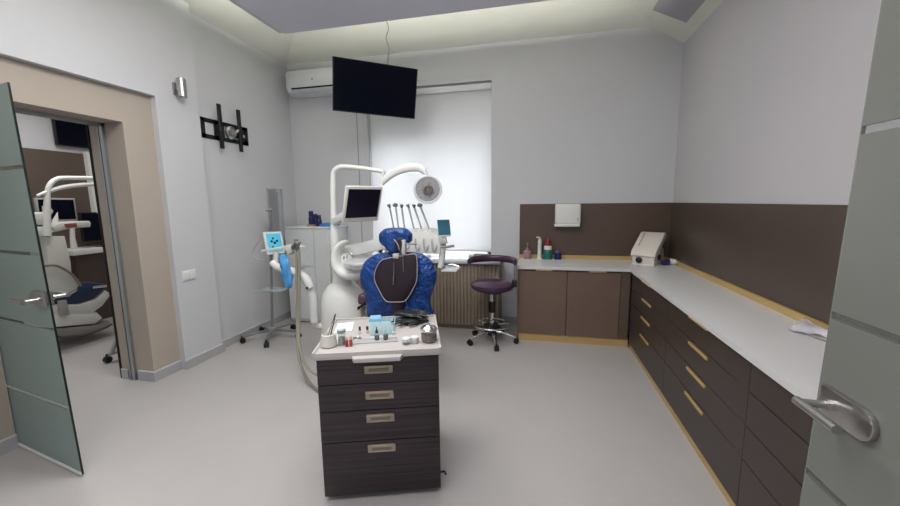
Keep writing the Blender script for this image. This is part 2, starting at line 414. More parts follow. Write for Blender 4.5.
# drawer units along the right wall
def drawer_unit(y0, y1, label, pulls=True):
    cu = thing('drawer_cabinet', label, 'cabinet', (1.3, (y0 + y1) / 2, 0), group='drawer cabinets under the long worktop')
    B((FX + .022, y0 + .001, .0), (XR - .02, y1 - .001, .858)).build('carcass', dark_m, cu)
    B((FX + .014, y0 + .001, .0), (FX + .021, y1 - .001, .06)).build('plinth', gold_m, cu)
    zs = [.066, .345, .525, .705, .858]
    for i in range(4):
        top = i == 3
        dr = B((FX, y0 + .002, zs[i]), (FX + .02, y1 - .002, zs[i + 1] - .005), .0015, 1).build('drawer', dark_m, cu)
        if pulls:
            c = (y0 + y1) / 2 - .0; zt = zs[i + 1] - .006
            if top: B((FX - .022, c - .14, zt + .001), (FX + .0, c + .14, zt + .008), .002).build('handle', gold_m, dr)
            else:
                hm = MB(); hm.box((FX - .011, c - .14, zt - .032), (FX + .001, c + .14, zt - .012), .002, 1)
                hm.build('handle', gold_m, dr)
    return cu
drawer_unit(3.18, 4.33, 'dark brown drawer cabinet in the room corner, farthest along right wall')
drawer_unit(2.01, 3.18, 'dark brown drawer cabinet between the corner one and the one by the glass door')
drawer_unit(.50, 2.01, 'dark brown drawer cabinet nearest the open frosted glass door', True)

# ---- things on / over the worktop
pd = thing('paper_towel_dispenser', 'white paper towel dispenser on the brown splashback above the sink', 'dispenser', (.4, YB - .013, 1.32))
B((.245, YB - .13, 1.345), (.548, YB - .0135, 1.60), .022, 3).build('body', white_m, pd)
B((.235, YB - .136, 1.318), (.540, YB - .0135, 1.352), .012, 3).build('tray_lip', white2_m, pd)
B((.505, YB - .134, 1.40), (.515, YB - .128, 1.43), .002).build('latch', grey_m, pd)

ft = thing('faucet', 'slim white faucet standing behind the sink', 'faucet', (.055, 4.88, CT))
x, y = .062, 4.885
MB().lathe([(0, 0), (.034, 0), (.032, .012), (.025, .02), (.023, .25), (.02, .262), (0, .265)], (x, y, CT)).build('body', white_m, ft)
MB().tube([(x, y, CT + .18), (x, y - .10, CT + .205), (x, y - .15, CT + .19)], [.016, .014, .012], 12, 4).build('spout', white_m, ft)
MB().tube([(x, y, CT + .262), (x - .005, y - .02, CT + .28), (x - .04, y - .05, CT + .285)], [.014, .012, .010], 10, 3).build('lever', white_m, ft)
# soap bottle
sb = thing('soap_bottle', 'pink soap bottle with pump, left of the faucet', 'bottle', (-.10, 4.90, CT))
pink_m = mat('pink_liquid_soap', '#9a7884', .25, var=.05)
x, y = -.09, 4.90
MB().lathe([(0, 0), (.046, 0), (.05, .01), (.05, .10), (.04, .115), (.014, .12), (.014, .125), (0, .125)], (x, y, CT)).build('bottle', pink_m, sb)
pmh = MB(); pmh.lathe([(.017, .12), (.017, .14), (.007, .142), (.007, .19), (.013, .192), (.013, .205), (0, .206)], (x, y, CT)); pmh.tube([(x, y, CT + .20), (x + .0, y - .04, CT + .195)], .006, 8); pmh.build('pump', mat('olive_plastic', '#8d8a6c', .4), sb)
gb = thing('spray_bottle', 'green bottle with white collar and red cap, right of the faucet', 'bottle', (.165, 4.90, CT))
x, y = .165, 4.90
MB().lathe([(0, 0), (.055, 0), (.058, .012), (.056, .10), (.045, .125), (.03, .135), (0, .135)], (x, y, CT)).build('body', mat('teal_green_plastic', '#1d6b60', .3), gb)
MB().lathe([(.05, .125), (.05, .165), (.038, .175), (0, .175)], (x, y, CT)).build('collar', white_m, gb)
MB().lathe([(.036, .17), (.036, .2), (.026, .24), (.02, .262), (0, .264)], (x, y, CT)).build('cap', mat('red_plastic', '#8d2230', .35), gb)
bb = thing('jar', 'small dark blue jar beside the green bottle', 'jar', (.29, 4.90, CT))
MB().lathe([(0, 0), (.04, 0), (.043, .008), (.043, .075), (.03, .085), (0, .085)], (.29, 4.9, CT)).build('body', mat('deep_blue_plastic', '#1c2460', .3), bb)
MB().lathe([(.03, .083), (.03, .112), (.026, .118), (0, .119)], (.29, 4.9, CT)).build('lid', mat('grey_blue_plastic', '#56607c', .4), bb)

# white wedge shaped device on the corner of the worktop
dv = thing('sealing_machine', 'cream wedge-shaped desktop device with dark knobs in the worktop corner', 'device', (1.30, 4.74, CT), math.radians(-34))
L = W[dv.name]; L3 = L.to_3x3()
cream2_m = mat('pale_ivory_plastic', '#d6cfc6', .4, var=.02)
MB().prism([L @ Vector((-.12, py, pz + .012)) for py, pz in ((-.15, 0), (.16, 0), (.17, .06), (.13, .17), (.02, .19), (-.14, .12), (-.165, .06))], L3 @ Vector((.24, 0, 0)), .012).build('body', cream2_m, dv)
MB().prism([L @ Vector((-.135, py, pz + .012)) for py, pz in ((-.185, .095), (-.165, .145), (.10, .345), (.145, .345), (.165, .315), (.15, .28), (-.10, .085), (-.155, .07))], L3 @ Vector((.27, 0, 0)), .012).build('lid', cream2_m, dv)
MB().prism([L @ Vector((-.085, py, pz + .014)) for py, pz in ((-.10, .197), (-.09, .205), (.08, .332), (.07, .324))], L3 @ Vector((.012, 0, 0))).build('lid_groove', grey_m, dv)
for p_, M_ in ((L @ Vector((-.04, -.165, .055)), Matrix.Rotation(PI / 2, 4, 'X')), (L @ Vector((.118, -.03, .085)), Matrix.Rotation(PI / 2, 4, 'Y'))):
    MB().lathe([(0, 0), (.034, 0), (.034, .016), (.022, .022), (0, .022)], p_, M=L3.to_4x4() @ M_).build('knob', black_m, dv)
MB().box((-.12, -.19, 0), (.13, .15, .014), .004, 2, L).build('foot_plate', white_m, dv)
# small scanner-like handpiece lying beside it
sp = thing('handheld_device', 'blue and white handheld device lying beside the cream desktop device', 'device', (1.46, 4.62, CT))
p0, p1 = Vector((1.41, 4.60, CT + .032)), Vector((1.50, 4.66, CT + .036))
MB().tube([p0 + (p1 - p0) * k for k in (0, .1, .5, 1)], [.012, .026, .03, .028], 14, 4).build('handle', mat('violet_blue_plastic', '#2c2a66', .35), sp)
MB().tube([p1, p1 + Vector((.03, .0, .0)), p1 + Vector((.05, -.03, .004)), p1 + Vector((.045, -.05, 0))], [.03, .034, .03, .012], 14, 4).build('head', white_m, sp)
# plastic pouch at the near end
pc = MB(); random.seed(3)
pts = [atz(*q, CT + .004) for q in ((790, 331), (797, 325.5), (812, 324.5), (826, 324), (838, 330), (838, 341), (820, 337), (803, 334))]
pts = [Vector((min(p.x, XR - .045), p.y, CT + .012)) for p in pts]
pc.pillow(smooth_outline(pts, 4), .009, .03, .014, 28, Vector((0, 0, 1)))
po = thing('pouch', 'crumpled clear plastic pouch lying at near end of worktop', 'pouch', (1.45, 2.4, CT))
pc.build('film', film_m, po)
MB().tube([atz(789, 329.5, CT + .006), atz(800, 331.5, CT + .006), atz(815, 337, CT + .008), atz(829, 342, CT + .008)], .0035, 8, 4).build('instrument_shaft', grey_m, po)

# ================================================================== RADIATOR / WINDOW
rc = thing('radiator_cover', 'taupe slatted radiator cover under the window with a white sill', 'radiator cover', (-1.3, 4.7, 0))
rm = MB(); RX0, RX1, RY = -2.40, -.425, 4.62
rm.box((RX0, RY + .012, .05), (RX1, RY + .03, .862))
n = 44
for i in range(n):
    xx = RX0 + (RX1 - RX0) * (i + .5) / n
    rm.box((xx - .0155, RY - .008, .055), (xx + .0155, RY + .014, .855), .006, 1)
rm.build('slatted_front', radm, rc)
B((RX1 - .016, RY + .03, .03), (RX1, YB - .013, .862)).build('side_panel', radm, rc)
B((RX0, RY + .015, 0), (RX1, RY + .035, .05)).build('plinth', mat('plinth_brown', '#6c6257', .6), rc)  # plinth in a darker brown than the slats
sl_ = MB(); sl_.box((RX0 - .02, RY - .05, .866), (RX1 + .015, YB - .001, .905), .008, 3); sl_.box((NX0 + .005, YB - .001, .866), (NX1 - .005, YB + .19, .905))
sl_.build('window_sill', mat('glossy_sill', '#cfd0d6', .16, var=.01), rc)
bl = thing('roller_blind', 'white roller blind pulled down over the tall window', 'blind', (-1.4, YB + .1, 3.1))
blx0, blx1 = -2.284, NX1 - .006
MB().prism([(blx0, YB + .045, .98), (blx1, YB + .045, .98), (blx1, YB + .045, 3.07), (blx0, YB + .045, 3.07)], (0, .002, 0)).build('fabric', blind_m, bl)
B((blx0, YB + .012, 3.062), (blx1, YB + .09, 3.14), .01).build('cassette', white2_m, bl)
B((blx0, YB + .035, .965), (blx1, YB + .06, .99), .004).build('bottom_rail', white2_m, bl)
MB().tube([(blx0 + .02, YB + .03, 3.08), (blx0 + .02, YB + .03, 1.5)], .003, 6).build('chain', grey_m, bl)
wd = thing('window_wedge', 'grey flat packet lying on the window sill behind the stool', 'packet', (-.75, 5.0, .905))
B((-.80, 4.93, .905), (-.60, 5.00, .945), .006).build('body', mat('mauve_grey_card', '#77737f', .5), wd)
B((-.87, 4.935, .905), (-.80, 4.995, .94), .004).build('label', white_m, wd)
wd.name = 'packet'; W['packet'] = W['window_wedge']
# unseen shutter added outside to shade the upper part of the blind
B((NX0 - .2, YB + .36, 2.4), (NX1 + .2, YB + .40, 3.4)).build('shade_shutter', grey_m, wo)

# ================================================================== AC, TV
ac = thing('air_conditioner', 'white split air conditioner high on back wall, partly behind television', 'air conditioner', (-2.9, 4.9, 3.1))
am = MB(); prof = [(0, 0), (-.11, .0), (-.20, .035), (-.225, .09), (-.225, .29), (-.20, .325), (0, .33)]
am.prism([(-3.36, YB - .001 + a, 3.135 + b * .93) for a, b in prof], (.90, 0, 0), .012); am.build('housing', white2_m, ac)
v = MB(); v.prism([(-3.28, YB - .214, 3.192), (-3.28, YB - .232, 3.20), (-3.28, YB - .232, 3.207), (-3.28, YB - .20, 3.204)], (.76, 0, 0)); v.build('air_outlet', seam_m, ac)
MB().prism([(-3.29, YB - .225, 3.188), (-3.29, YB - .212, 3.150), (-3.29, YB - .19, 3.135), (-3.29, YB - .205, 3.186)], (.78, 0, 0)).build('vane', mat('ac_vane', '#b9bcc2', .35), ac)
MB().lathe([(0, 0), (.013, 0), (.013, .004), (0, .005)], (-2.955, YB - .227, 3.30), M=Matrix.Rotation(PI / 2, 4, 'X')).build('emblem', grey_m, ac)

# TV: measured pose
TL, TR, BR, BLc = Vector((-2.21, 3.98, 3.25)), Vector((-1.38, 4.49, 3.21)), Vector((-1.49, 4.62, 2.67)), Vector((-2.27, 4.04, 2.69))
xx = ((TR - TL) + (BR - BLc)).normalized(); zz = ((TL - BLc) + (TR - BR)); zz = (zz - xx * zz.dot(xx)).normalized(); yy = zz.cross(xx)   # yy points away from the viewer
cc = (TL + TR + BR + BLc) / 4
TM = Matrix(((xx.x, yy.x, zz.x, cc.x), (xx.y, yy.y, zz.y, cc.y), (xx.z, yy.z, zz.z, cc.z), (0, 0, 0, 1)))
tv = thing('television', 'large black flat television hung high in front of the window', 'television', cc)
MB().box((-.487, 0, -.282), (.487, .028, .282), .006, 2, TM).build('bezel', black_m, tv)
MB().box((-.477, -.003, -.268), (.477, .001, .274), .001, 1, TM).build('screen', screen_m, tv)
MB().box((-.30, .028, -.2), (.30, .06, .12), .012, 2, TM).build('back_housing', black_m, tv)
arm = MB(); e0 = TM @ Vector((0, .06, 0)); e1 = Vector((-2.0, 4.80, 3.22)); e2 = Vector((-2.12, 4.97, 3.25))
arm.bar(e0, e1, .04, .05, .004); arm.bar(e1, e2, .04, .05, .004); arm.box((-2.2, YB - .02, 3.19), (-2.0, YB - .001, 3.4), .004); arm.build('mount_arm', black_m, tv)
cb = thing('power_cable', 'thin white cable hanging from ceiling panel to the television top', 'cable', (-1.6, 3.79, 3.45))
c0 = atz(386.5, 21, 3.445); c1 = TM @ Vector((.13, .03, .283))
MB().tube([c0, c0 + Vector((.0, .05, -.06)), c0.lerp(c1, .35) + Vector((-.012, 0, 0)), c0.lerp(c1, .6) + Vector((.02, 0, 0)), c0.lerp(c1, .85) + Vector((.004, 0, .0)), c1], .004, 8, 6).build('cord', mat('cable_grey', '#a9a9a6', .5), cb)
MB().lathe([(0, 0), (.018, 0), (.022, .008), (.012, .012), (0, .012)], c0 + Vector((.03, -.03, -.006))).build('ceiling_rose', white_m, cb)

# ================================================================== LEFT WALL FIXTURES
wlp = thing('wall_lamp', 'satin steel cylinder wall lamp above the light switch', 'lamp', (XA, 3.15, 2.75))
B((XA, 3.08, 2.70), (XA + .02, 3.15, 2.81), .004).build('wall_plate', steel_m, wlp)
MB().tube([(XA + .015, 3.115, 2.755), (XA + .06, 3.115, 2.755)], .014, 12).build('stem', steel_m, wlp)
MB().lathe([(0, -.002), (.028, 0), (.034, -.003), (.038, 0), (.038, .165), (.034, .17), (.03, .165), (0, .165)], (XA + .075, 3.115, 2.68)).build('cylinder_shade', steel_m, wlp)
sw = thing('light_switch', 'white double light switch on left wall beside the doorway', 'switch', (XA, 3.045, .95))
B((XA, 2.965, .893), (XA + .010, 3.115, .995), .003).build('plate', white2_m, sw)
for k in range(2): B((XA + .009, 2.978 + k * .066, .905), (XA + .015, 3.04 + k * .064, .983), .002).build('rocker', white_m, sw)
# TV bracket
tb = thing('television_bracket', 'empty black television wall bracket on the left wall', 'bracket', (XB, 3.78, 2.48))
bp = MB(); Yb0, Yb1, Zb0, Zb1 = 3.42, 4.10, 2.36, 2.575
def tl(y): return -.03 * (y - 3.42)     # hangs a touch out of level
def bx(y0, y1, z0, z1, x0=.0, x1=.012): bp.box((XB + x0, y0, z0), (XB + x1, y1, z1), .002, 1)
bx(Yb0, Yb1, Zb1 - .045, Zb1); bx(Yb0, Yb1, Zb0, Zb0 + .045); bx(Yb0, Yb0 + .06, Zb0, Zb1); bx(Yb1 - .06, Yb1, Zb0, Zb1); bx(3.60, 3.74, Zb0, Zb1); bx(3.98, 4.06, Zb0, Zb1)
bp.build('wall_plate', black_m, tb)
for y in (3.61, 3.89):
    ar = MB(); ar.box((XB + .05, y, 2.265), (XB + .075, y + .045, 2.745), .004, 1); ar.box((XB + .012, y + .005, 2.42), (XB + .05, y + .04, 2.53)); ar.build('hook_arm', black_m, tb)
pv = MB(); pv.lathe([(0, 0), (.075, 0), (.075, .018), (.05, .03), (.05, .045), (0, .046)], (XB + .012, 3.82, 2.47), M=Matrix.Rotation(PI / 2, 4, 'Y')); pv.tube([(XB + .03, 3.80, 2.43), (XB + .055, 3.9, 2.51)], .016, 10); pv.build('swivel_plate', steel_m, tb)
MB().tube([(XB + .012, 4.02, 2.46), (XB + .02, 4.02, 2.46)], .02, 14).build('bolt', chrome_m, tb)
# ================================================================== MOBILE DRAWER CART
CR = math.radians(18)
cart = thing('drawer_cart', 'dark zebrano mobile drawer cart with a white tray top, in the foreground', 'cart', (-.889, 2.03, 0), CR)
L = W[cart.name]
def cb_(mn, mx, bev, name, m, par=cart, label=None): return MB().box(mn, mx, bev, 2, L).build(name, m, par, label=label)
HW, HD = .322, .28
cb_((-HW, -HD + .018, .042), (HW, HD - .02, .835), .002, 'carcass', wood_m)
zz_ = [.034, .354, .535, .687, .833]
hz_ = [.307, .485, .618, .765]
for i in range(4):
    d_ = cb_((-HW, -HD, zz_[i]), (HW, -HD + .018, zz_[i + 1] - .004), .0015, 'drawer', wood_m)
    z = hz_[i]; hw, hh = .075, .023
    f = MB(); y0 = -HD
    f.box((-hw, y0 - .006, z - hh), (hw, y0 + .001, z - hh + .008), .001, 1, L); f.box((-hw, y0 - .012, z + hh - .014), (hw, y0 + .001, z + hh), .002, 1, L)
    f.box((-hw, y0 - .006, z - hh), (-hw + .010, y0 + .001, z + hh), .001, 1, L); f.box((hw - .010, y0 - .006, z - hh), (hw, y0 + .001, z + hh), .001, 1, L)
    f.box((-hw, y0 - .002, z - hh), (hw, y0 + .0005, z + hh), 0, 1, L)
    hnd = f.build('handle', mat('champagne_metal', '#ab9d8d', .35, metal=.5), d_)
    MB().box((-hw + .022, y0 - .0065, z - hh + .013), (hw - .022, y0 - .001, z + hh - .017), 0, 1, L).build('finger_recess', mat('recess_taupe', '#7b6f66', .6), hnd)
tray_m = mat('tray_white', '#b9b3b0', .35, var=.015)
cb_((-.337, -.305, .835), (.337, .275, .872), .008, 'tray_top', tray_m)
rm = MB()
for mn, mx in (((-.337, -.305, .868), (-.322, .275, .880)), ((.322, -.305, .868), (.337, .275, .880)), ((-.337, .26, .868), (.337, .275, .883)), ((-.337, -.305, .868), (.337, -.29, .8745))):
    rm.box(mn, mx, .004, 2, L)
rm.build('tray_rim', tray_m, cart)
lip = MB(); lip.prism([L @ Vector((px, py, .829)) for px, py in ((-.135, -.300), (-.12, -.345), (.12, -.345), (.135, -.300))], Vector((0, 0, .026)), .007); lip.build('grip_lip', tray_m, cart)
for sx in (-1, 1):
    for sy in (-1, 1):
        cs = MB(); p = L @ Vector((sx * .27, sy * .22, 0)); cs.tube([p + Vector((-.012, 0, .025)), p + Vector((.012, 0, .025))], .025, 16); cs.box(p + Vector((-.018, -.015, .03)), p + Vector((.018, .015, .044)), .003); cs.build('caster', black_m, cart)
rb = MB(); p = L @ Vector((HW, -.2, .07)); rb.tube([p, p + Vector((.03, -.005, .012)), p + Vector((.04, -.01, -.004))], .006, 8); rb.build('brake_tab', black_m, cart)

CZ = .8725
def on(u, v, z=CZ): p = atz(u, v, z); return Vector((p.x, p.y, z))
def single(name, prof, p, m, label, cat, n=20, group=None): return MB().lathe(prof, p, n).build(name, m, label=label, cat=cat, group=group, loc=p)
# cotton pot with tweezers
p = on(328.8, 346)
pt = thing('pot', 'round white ceramic pot at the left end of the cart top', 'pot', p)
MB().lathe([(0, 0), (.036, 0), (.043, .006), (.044, .03), (.036, .06), (.036, .066), (.030, .068), (.030, .05), (0, .045)], p, 28).build('body', mat('cream_ceramic', '#d6d3cd', .3), pt)
tw = thing('tweezers', 'dark steel tweezers standing upright in the round white pot', 'tweezers', p + Vector((0, 0, .05)))
dirn = Vector((.035, .02, .125)); b0 = p + Vector((.004, 0, .052))
for s_ in (-1, 1): MB().bar(b0 + Vector((s_ * .008, 0, 0)), b0 + dirn + Vector((s_ * .0015, 0, 0)), .006, .003, .0008).build('arm', mat('dark_steel', '#55565c', .35, metal=.7), tw)
# vial with teal lid
p = on(342, 344.5)
vi = thing('vial', 'tall glass vial with a white and teal lid beside the white pot', 'vial', p)
MB().lathe([(0, 0), (.019, 0), (.0205, .004), (.0205, .066), (.016, .072), (0, .072)], p, 20).build('glass', vial_m, vi)
MB().lathe([(0, 0.001), (.0175, .002), (.0175, .042), (0, .043)], p, 20).build('contents', mat('grey_granules', '#8d9a99', .7, var=.3, scale=90), vi)
MB().lathe([(.0225, .07), (.0235, .074), (.0235, .086), (0, .09)], p, 20).build('cap', mat('teal_cap', '#6f9f9f', .35), vi)
MB().lathe([(.0238, .086), (.020, .094), (0, .095)], p, 20).build('cap_top', white2_m, vi)
red_m = mat('red_liquid', '#a83a32', .25, var=.08)
for k, (u, v, h) in enumerate(((346.8, 346.3, .034), (351, 346, .036))):
    p = on(u, v); lb = ('small red tube nearer the tall teal-lidded vial', 'small red tube on the right of the red pair')[k]
    r_ = thing('tube_bottle', lb, 'tube', p, group='small red tubes on the cart')
    MB().lathe([(0, 0), (.0085, 0), (.009, .003), (.009, h), (.006, h + .003), (0, h + .003)], p, 14).build('body', red_m, r_)
    MB().lathe([(.007, h + .002), (.0068, h + .018), (.003, h + .022), (0, h + .022)], p, 14).build('cap', mat('clear_pink_cap', '#c9b1ac', .3), r_)
# paper pad
pp = MB(); q = [on(*c) for c in ((334, 333.5), (352, 331.5), (354, 322.5), (338, 324))]
pp.prism(q, (0, 0, .004)); pp.build('paper_pad', mat('white_paper', '#dfe3e6', .7), label='white paper pad lying at the back left of the cart top', cat='paper')
# flat glass plate along the front
gp = MB(); q = [on(*c) for c in ((352, 344.6), (398, 341.6), (397, 337.6), (353, 339.8))]
gp.prism(q, (0, 0, .005), .001); gp.build('glass_slab', mat('grey_glass_slab', '#a9abad', .12), label='narrow grey glass slab along the front of the cart top', cat='slab')
# two small dark ampoules lying against a dish
dk_m = mat('dark_red_liquid', '#3a1518', .25, var=.1)
for k, (u, v) in enumerate(((360, 333.5), (367.5, 333))):
    p = on(u, v)
    a_ = thing('ampoule', ('left of two tiny clear bottles with dark red stoppers', 'right of two tiny clear bottles with dark red stoppers')[k], 'bottle', p, group='tiny stoppered bottles on the cart')
    MB().lathe([(0, 0), (.010, 0), (.0105, .003), (.0105, .018), (.006, .022), (0, .022)], p, 14).build('glass', vial_m, a_)
    MB().lathe([(.006, .02), (.0072, .023), (.0072, .04), (.004, .043), (0, .043)], p, 14).build('stopper', dk_m if k == 0 else mat('oxblood_rubber', '#5a1a1e', .4), a_)
p = on(357, 339)
single('dish', [(0, 0), (.017, 0), (.024, .006), (.022, .007), (.014, .003), (0, .003)], p, steel_m, 'tiny steel dish in front of the tiny stoppered bottles', 'dish')
# two dropper bottles in front of teal sachets
for k, (u, v) in enumerate(((377, 340.5), (385.8, 340.2))):
    p = on(u, v)
    a_ = thing('dropper_bottle', ('dropper bottle of dark red liquid, the left one of the pair', 'dropper bottle of dark red liquid, the right one of the pair')[k], 'bottle', p, group='dropper bottles on the cart')
    MB().lathe([(0, 0), (.0135, 0), (.0145, .003), (.0145, .034), (.010, .042), (.006, .044), (0, .044)], p, 18).build('glass', vial_m, a_)
    MB().lathe([(0, .004), (.0125, .004), (.0128, .033 if k else .028), (0, .034 if k else .029)], p, 18).build('liquid', dk_m, a_)
    MB().lathe([(.0075, .043), (.008, .045), (.008, .058), (.0035, .064), (.003, .078), (0, .079)], p, 14).build('dropper_cap', mat('oxblood_rubber', '#5a1a1e', .4) if k == 0 else vial_m, a_)
# sachets standing behind
for k, (u0, u1, v0, h) in enumerate(((370.5, 380.5, 336, .075), (382, 391.5, 335, .072))):
    a, b = on(u0, v0), on(u1, v0 - .6); s_ = MB(); up = Vector((-.02, .035, h))
    s_.prism([a, b, b + up + Vector((.004, 0, 0)), a + up - Vector((.004, 0, 0))], Vector((0, .006, 0)), .002)
    so_ = thing('sachet', ('teal film sachet leaning behind the left dropper bottle', 'teal film sachet leaning behind the right dropper bottle')[k], 'sachet', a, group='sachets on the cart')
    s_.build('film', sachet_m, so_)
    MB().prism([a + up - Vector((.004, .001, 0)), b + up + Vector((.004, -.001, 0)), b + up * 1.12 + Vector((.003, -.001, 0)), a + up * 1.12 - Vector((.003, .001, 0))], Vector((0, .007, 0))).build('seal_edge', mat('teal_seal', '#5fa6b6', .4), so_)
a, b = on(393.5, 334), on(395.5, 321)
bt = thing('brush', 'slim teal brush lying beside the right sachet', 'brush', a)
MB().tube([a + Vector((0, 0, .006)), b + Vector((0, 0, .03))], [.003, .005], 10).build('handle', mat('teal_seal', '#5fa6b6', .4), bt)
MB().lathe([(0, 0), (.010, 0), (.012, .012), (0, .012)], a).build('foot_block', mat('pale_aqua', '#a9c8c6', .4), bt)
q = [on(*c) for c in ((370, 321.8), (381.5, 321.2), (381, 317.6), (370.5, 318.2))]
MB().prism(q, (0, 0, .02), .002).build('small_box', mat('light_blue_card', '#8dbbe0', .5), label='small light blue box at the back edge of the cart top', cat='box')
# white pots
for k, (u, v) in enumerate(((406, 344), (414.6, 342.5))):
    p = on(u, v)
    a_ = thing('lidded_pot', ('small white lidded pot beside the glass slab end', 'small white lidded pot beside the big glass jar')[k], 'pot', p, group='small lidded pots on the cart')
    MB().lathe([(0, 0), (.021, 0), (.0225, .003), (.0225, .02), (.019, .024), (0, .024)], p, 20).build('body', vial_m if k == 0 else mat('white_pot', '#c9c8c8', .3), a_)
    MB().lathe([(.0235, .019), (.0245, .021), (.0245, .033), (.022, .036), (0, .036)], p, 20).build('lid', white2_m, a_)
# glass jar with brown contents and steel lid
p = on(429, 341)
j = thing('glass_jar', 'glass jar of brown burs with a steel lid, at right end of cart', 'jar', p)
MB().lathe([(0, 0), (.038, 0), (.044, .005), (.046, .02), (.045, .058), (.04, .066), (0, .066)], p, 28).build('glass', vial_m, j)
MB().lathe([(0, .004), (.036, .004), (.042, .01), (.0425, .045), (0, .05)], p, 28).build('contents', mat('brown_granules', '#6e5442', .6, var=.75, scale=70, bump=.6), j)
MB().lathe([(.046, .062), (.048, .066), (.048, .074), (.04, .084), (.02, .09), (.014, .097), (0, .099)], p, 28).build('lid', chrome_m, j)
# pair of black gloves: five fingered each
def glove(name, wrist, ang, flip, z, label, K=1.25):
    g = MB(); R = Matrix.Rotation(ang, 3, 'Z')
    def T(x, y, zz=0): return wrist + R @ Vector((x, y * flip, 0)) * K + Vector((0, 0, z + zz))
    g.pillow(smooth_outline([T(-.06, -.034), (T(-.02, -.036)), T(.03, -.044), T(.065, -.042), T(.075, 0), T(.066, .042), T(.02, .044), T(-.03, .034), T(-.06, .034)], 3), .009, .016, .007, 40, Vector((0, 0, 1)))
    for i, (yy_, ln, a) in enumerate(((-.034, .055, -.45), (-.012, .07, -.12), (.012, .066, .18), (.034, .05, .5))):
        c, s = math.cos(a), math.sin(a); x0 = .06
        g.tube([T(x0 - .02, yy_), T(x0 + ln * .4 * c, yy_ + ln * .4 * s, .006), T(x0 + ln * .75 * c, yy_ + ln * .75 * s + .004, .003), T(x0 + ln * c, yy_ + ln * s + .004, -.002)], [.011, .0105, .0095, .005], 10, 3, flat=(.8, 1))
    g.tube([T(-.01, .03), T(.015, .058, .004), T(.045, .072, .002), T(.058, .074, -.001)], [.012, .0115, .010, .005], 10, 3, flat=(.8, 1))
    g.build(name, mat('black_nitrile', '#15161a', .45, var=.2, bump=.3, scale=30), label=label, cat='glove', group='gloves on the cart')
glove('glove', on(416, 322), math.radians(212), 1, .014, 'black nitrile glove, fingers pointing left, under the other glove')
glove('glove', on(407, 320), math.radians(-5), 1, .042, 'black nitrile glove lying on top, fingers pointing to the glass jar')

# ================================================================== DENTAL CHAIR IN BLUE FILM
YC = 2.85
ch = thing('dental_chair', 'dental chair seen from behind, backrest and headrest wrapped in blue film', 'dental chair', (-1.1, 3.2, 0))
def tilt(p): return Vector((p.x, p.y, p.z))
out = [(386, 252.5), (399, 252), (411, 251.5), (423.5, 254.5), (431, 261), (436, 270), (436, 279), (432.5, 291), (430, 302), (433, 317), (418, 319), (404, 318), (398, 318), (384, 319), (369, 318), (366.5, 303), (363.5, 291), (360.5, 281), (360.5, 272), (364, 262.5), (374, 254.5)]
P = smooth_outline([at(u, v, YC) for u, v in out], 5)
P += []
mb = MB(); mb.pillow(P, .05, .09, .012, 16); mb.build('backrest_cover', blue_m, ch, sharp=80)
shell = [(385, 259), (399, 256.5), (412.5, 254), (416.3, 256), (417.2, 268), (416.5, 281), (413, 289), (409, 296), (404, 301.5), (394, 302), (386, 301), (380, 292), (374.3, 279), (376, 269), (380, 262)]
SP = [at(u, v, YC - .085) for u, v in shell]
mb = MB(); mb.pillow(smooth_outline(SP, 3), .012, .02); so_ = mb.build('backrest_shell', plum_m, ch, sharp=60)
PP = [at(u, v, YC - .093) for u, v in shell]
MB().tube(PP, .0038, 8, 4, closed=True).build('piping', piping_m, so_)
z = MB(); z.tube([at(394, 262, YC - .105), at(394, 272, YC - .105), at(393.6, 279, YC - .105)], .0035, 6); z.tube([at(393.8, 276, YC - .107), at(393.4, 285, YC - .107)], [.007, .005], 8); z.build('pull_cord', steel_m, so_)
z = MB(); z.tube([at(403, 256, YC - .105), at(403.3, 266, YC - .105), at(403.5, 272, YC - .105)], .0035, 6); z.build('pull_cord', steel_m, so_)
st = MB(); st.bar(at(399, 298, YC - .05), at(399, 326, YC + .0), .10, .06, .01); st.build('backrest_support', plum_m, ch)
hd = [(383, 230), (391, 227.5), (399, 227.5), (407, 229), (411.5, 234), (411.5, 240), (408, 244), (403, 246), (399, 251), (395, 254.5), (389, 251), (383, 245), (379.5, 239), (379.5, 234)]
mb = MB(); mb.pillow(smooth_outline([at(u, v, YC - .03) for u, v in hd], 5),   .055, .08, .014, 20); ho = mb.build('headrest_cover', blue_m, ch, sharp=80)
g = MB(); g.pillow(smooth_outline([at(u, v, YC - .105) for u, v in ((396, 240), (401, 238), (403, 243), (401.5, 251), (397.5, 249.5), (394, 244.5))], 3), .006, .03); g.build('film_opening', plum_m, ho)
br = MB(); br.box(at(392.5, 258.5, YC - .10), at(402, 252.5, YC - .02), .006); br.box(at(401.5, 255, YC - .11), at(406.5, 239.5, YC - .07), .004); br.build('headrest_bracket', steel_m if False else mat('bracket_white', '#b9b9b4', .35), ch)
MB().bar(at(405, 243.5, YC - .10), at(417, 244.5, YC - .06), .012, .012, .003).build('release_lever', grey_m, ch)
MB().tube([at(394, 239.5, YC - .115), at(397.5, 244, YC - .118), at(399.5, 250, YC - .112)], .004, 8, 4).build('film_drawstring', piping_m, ho)
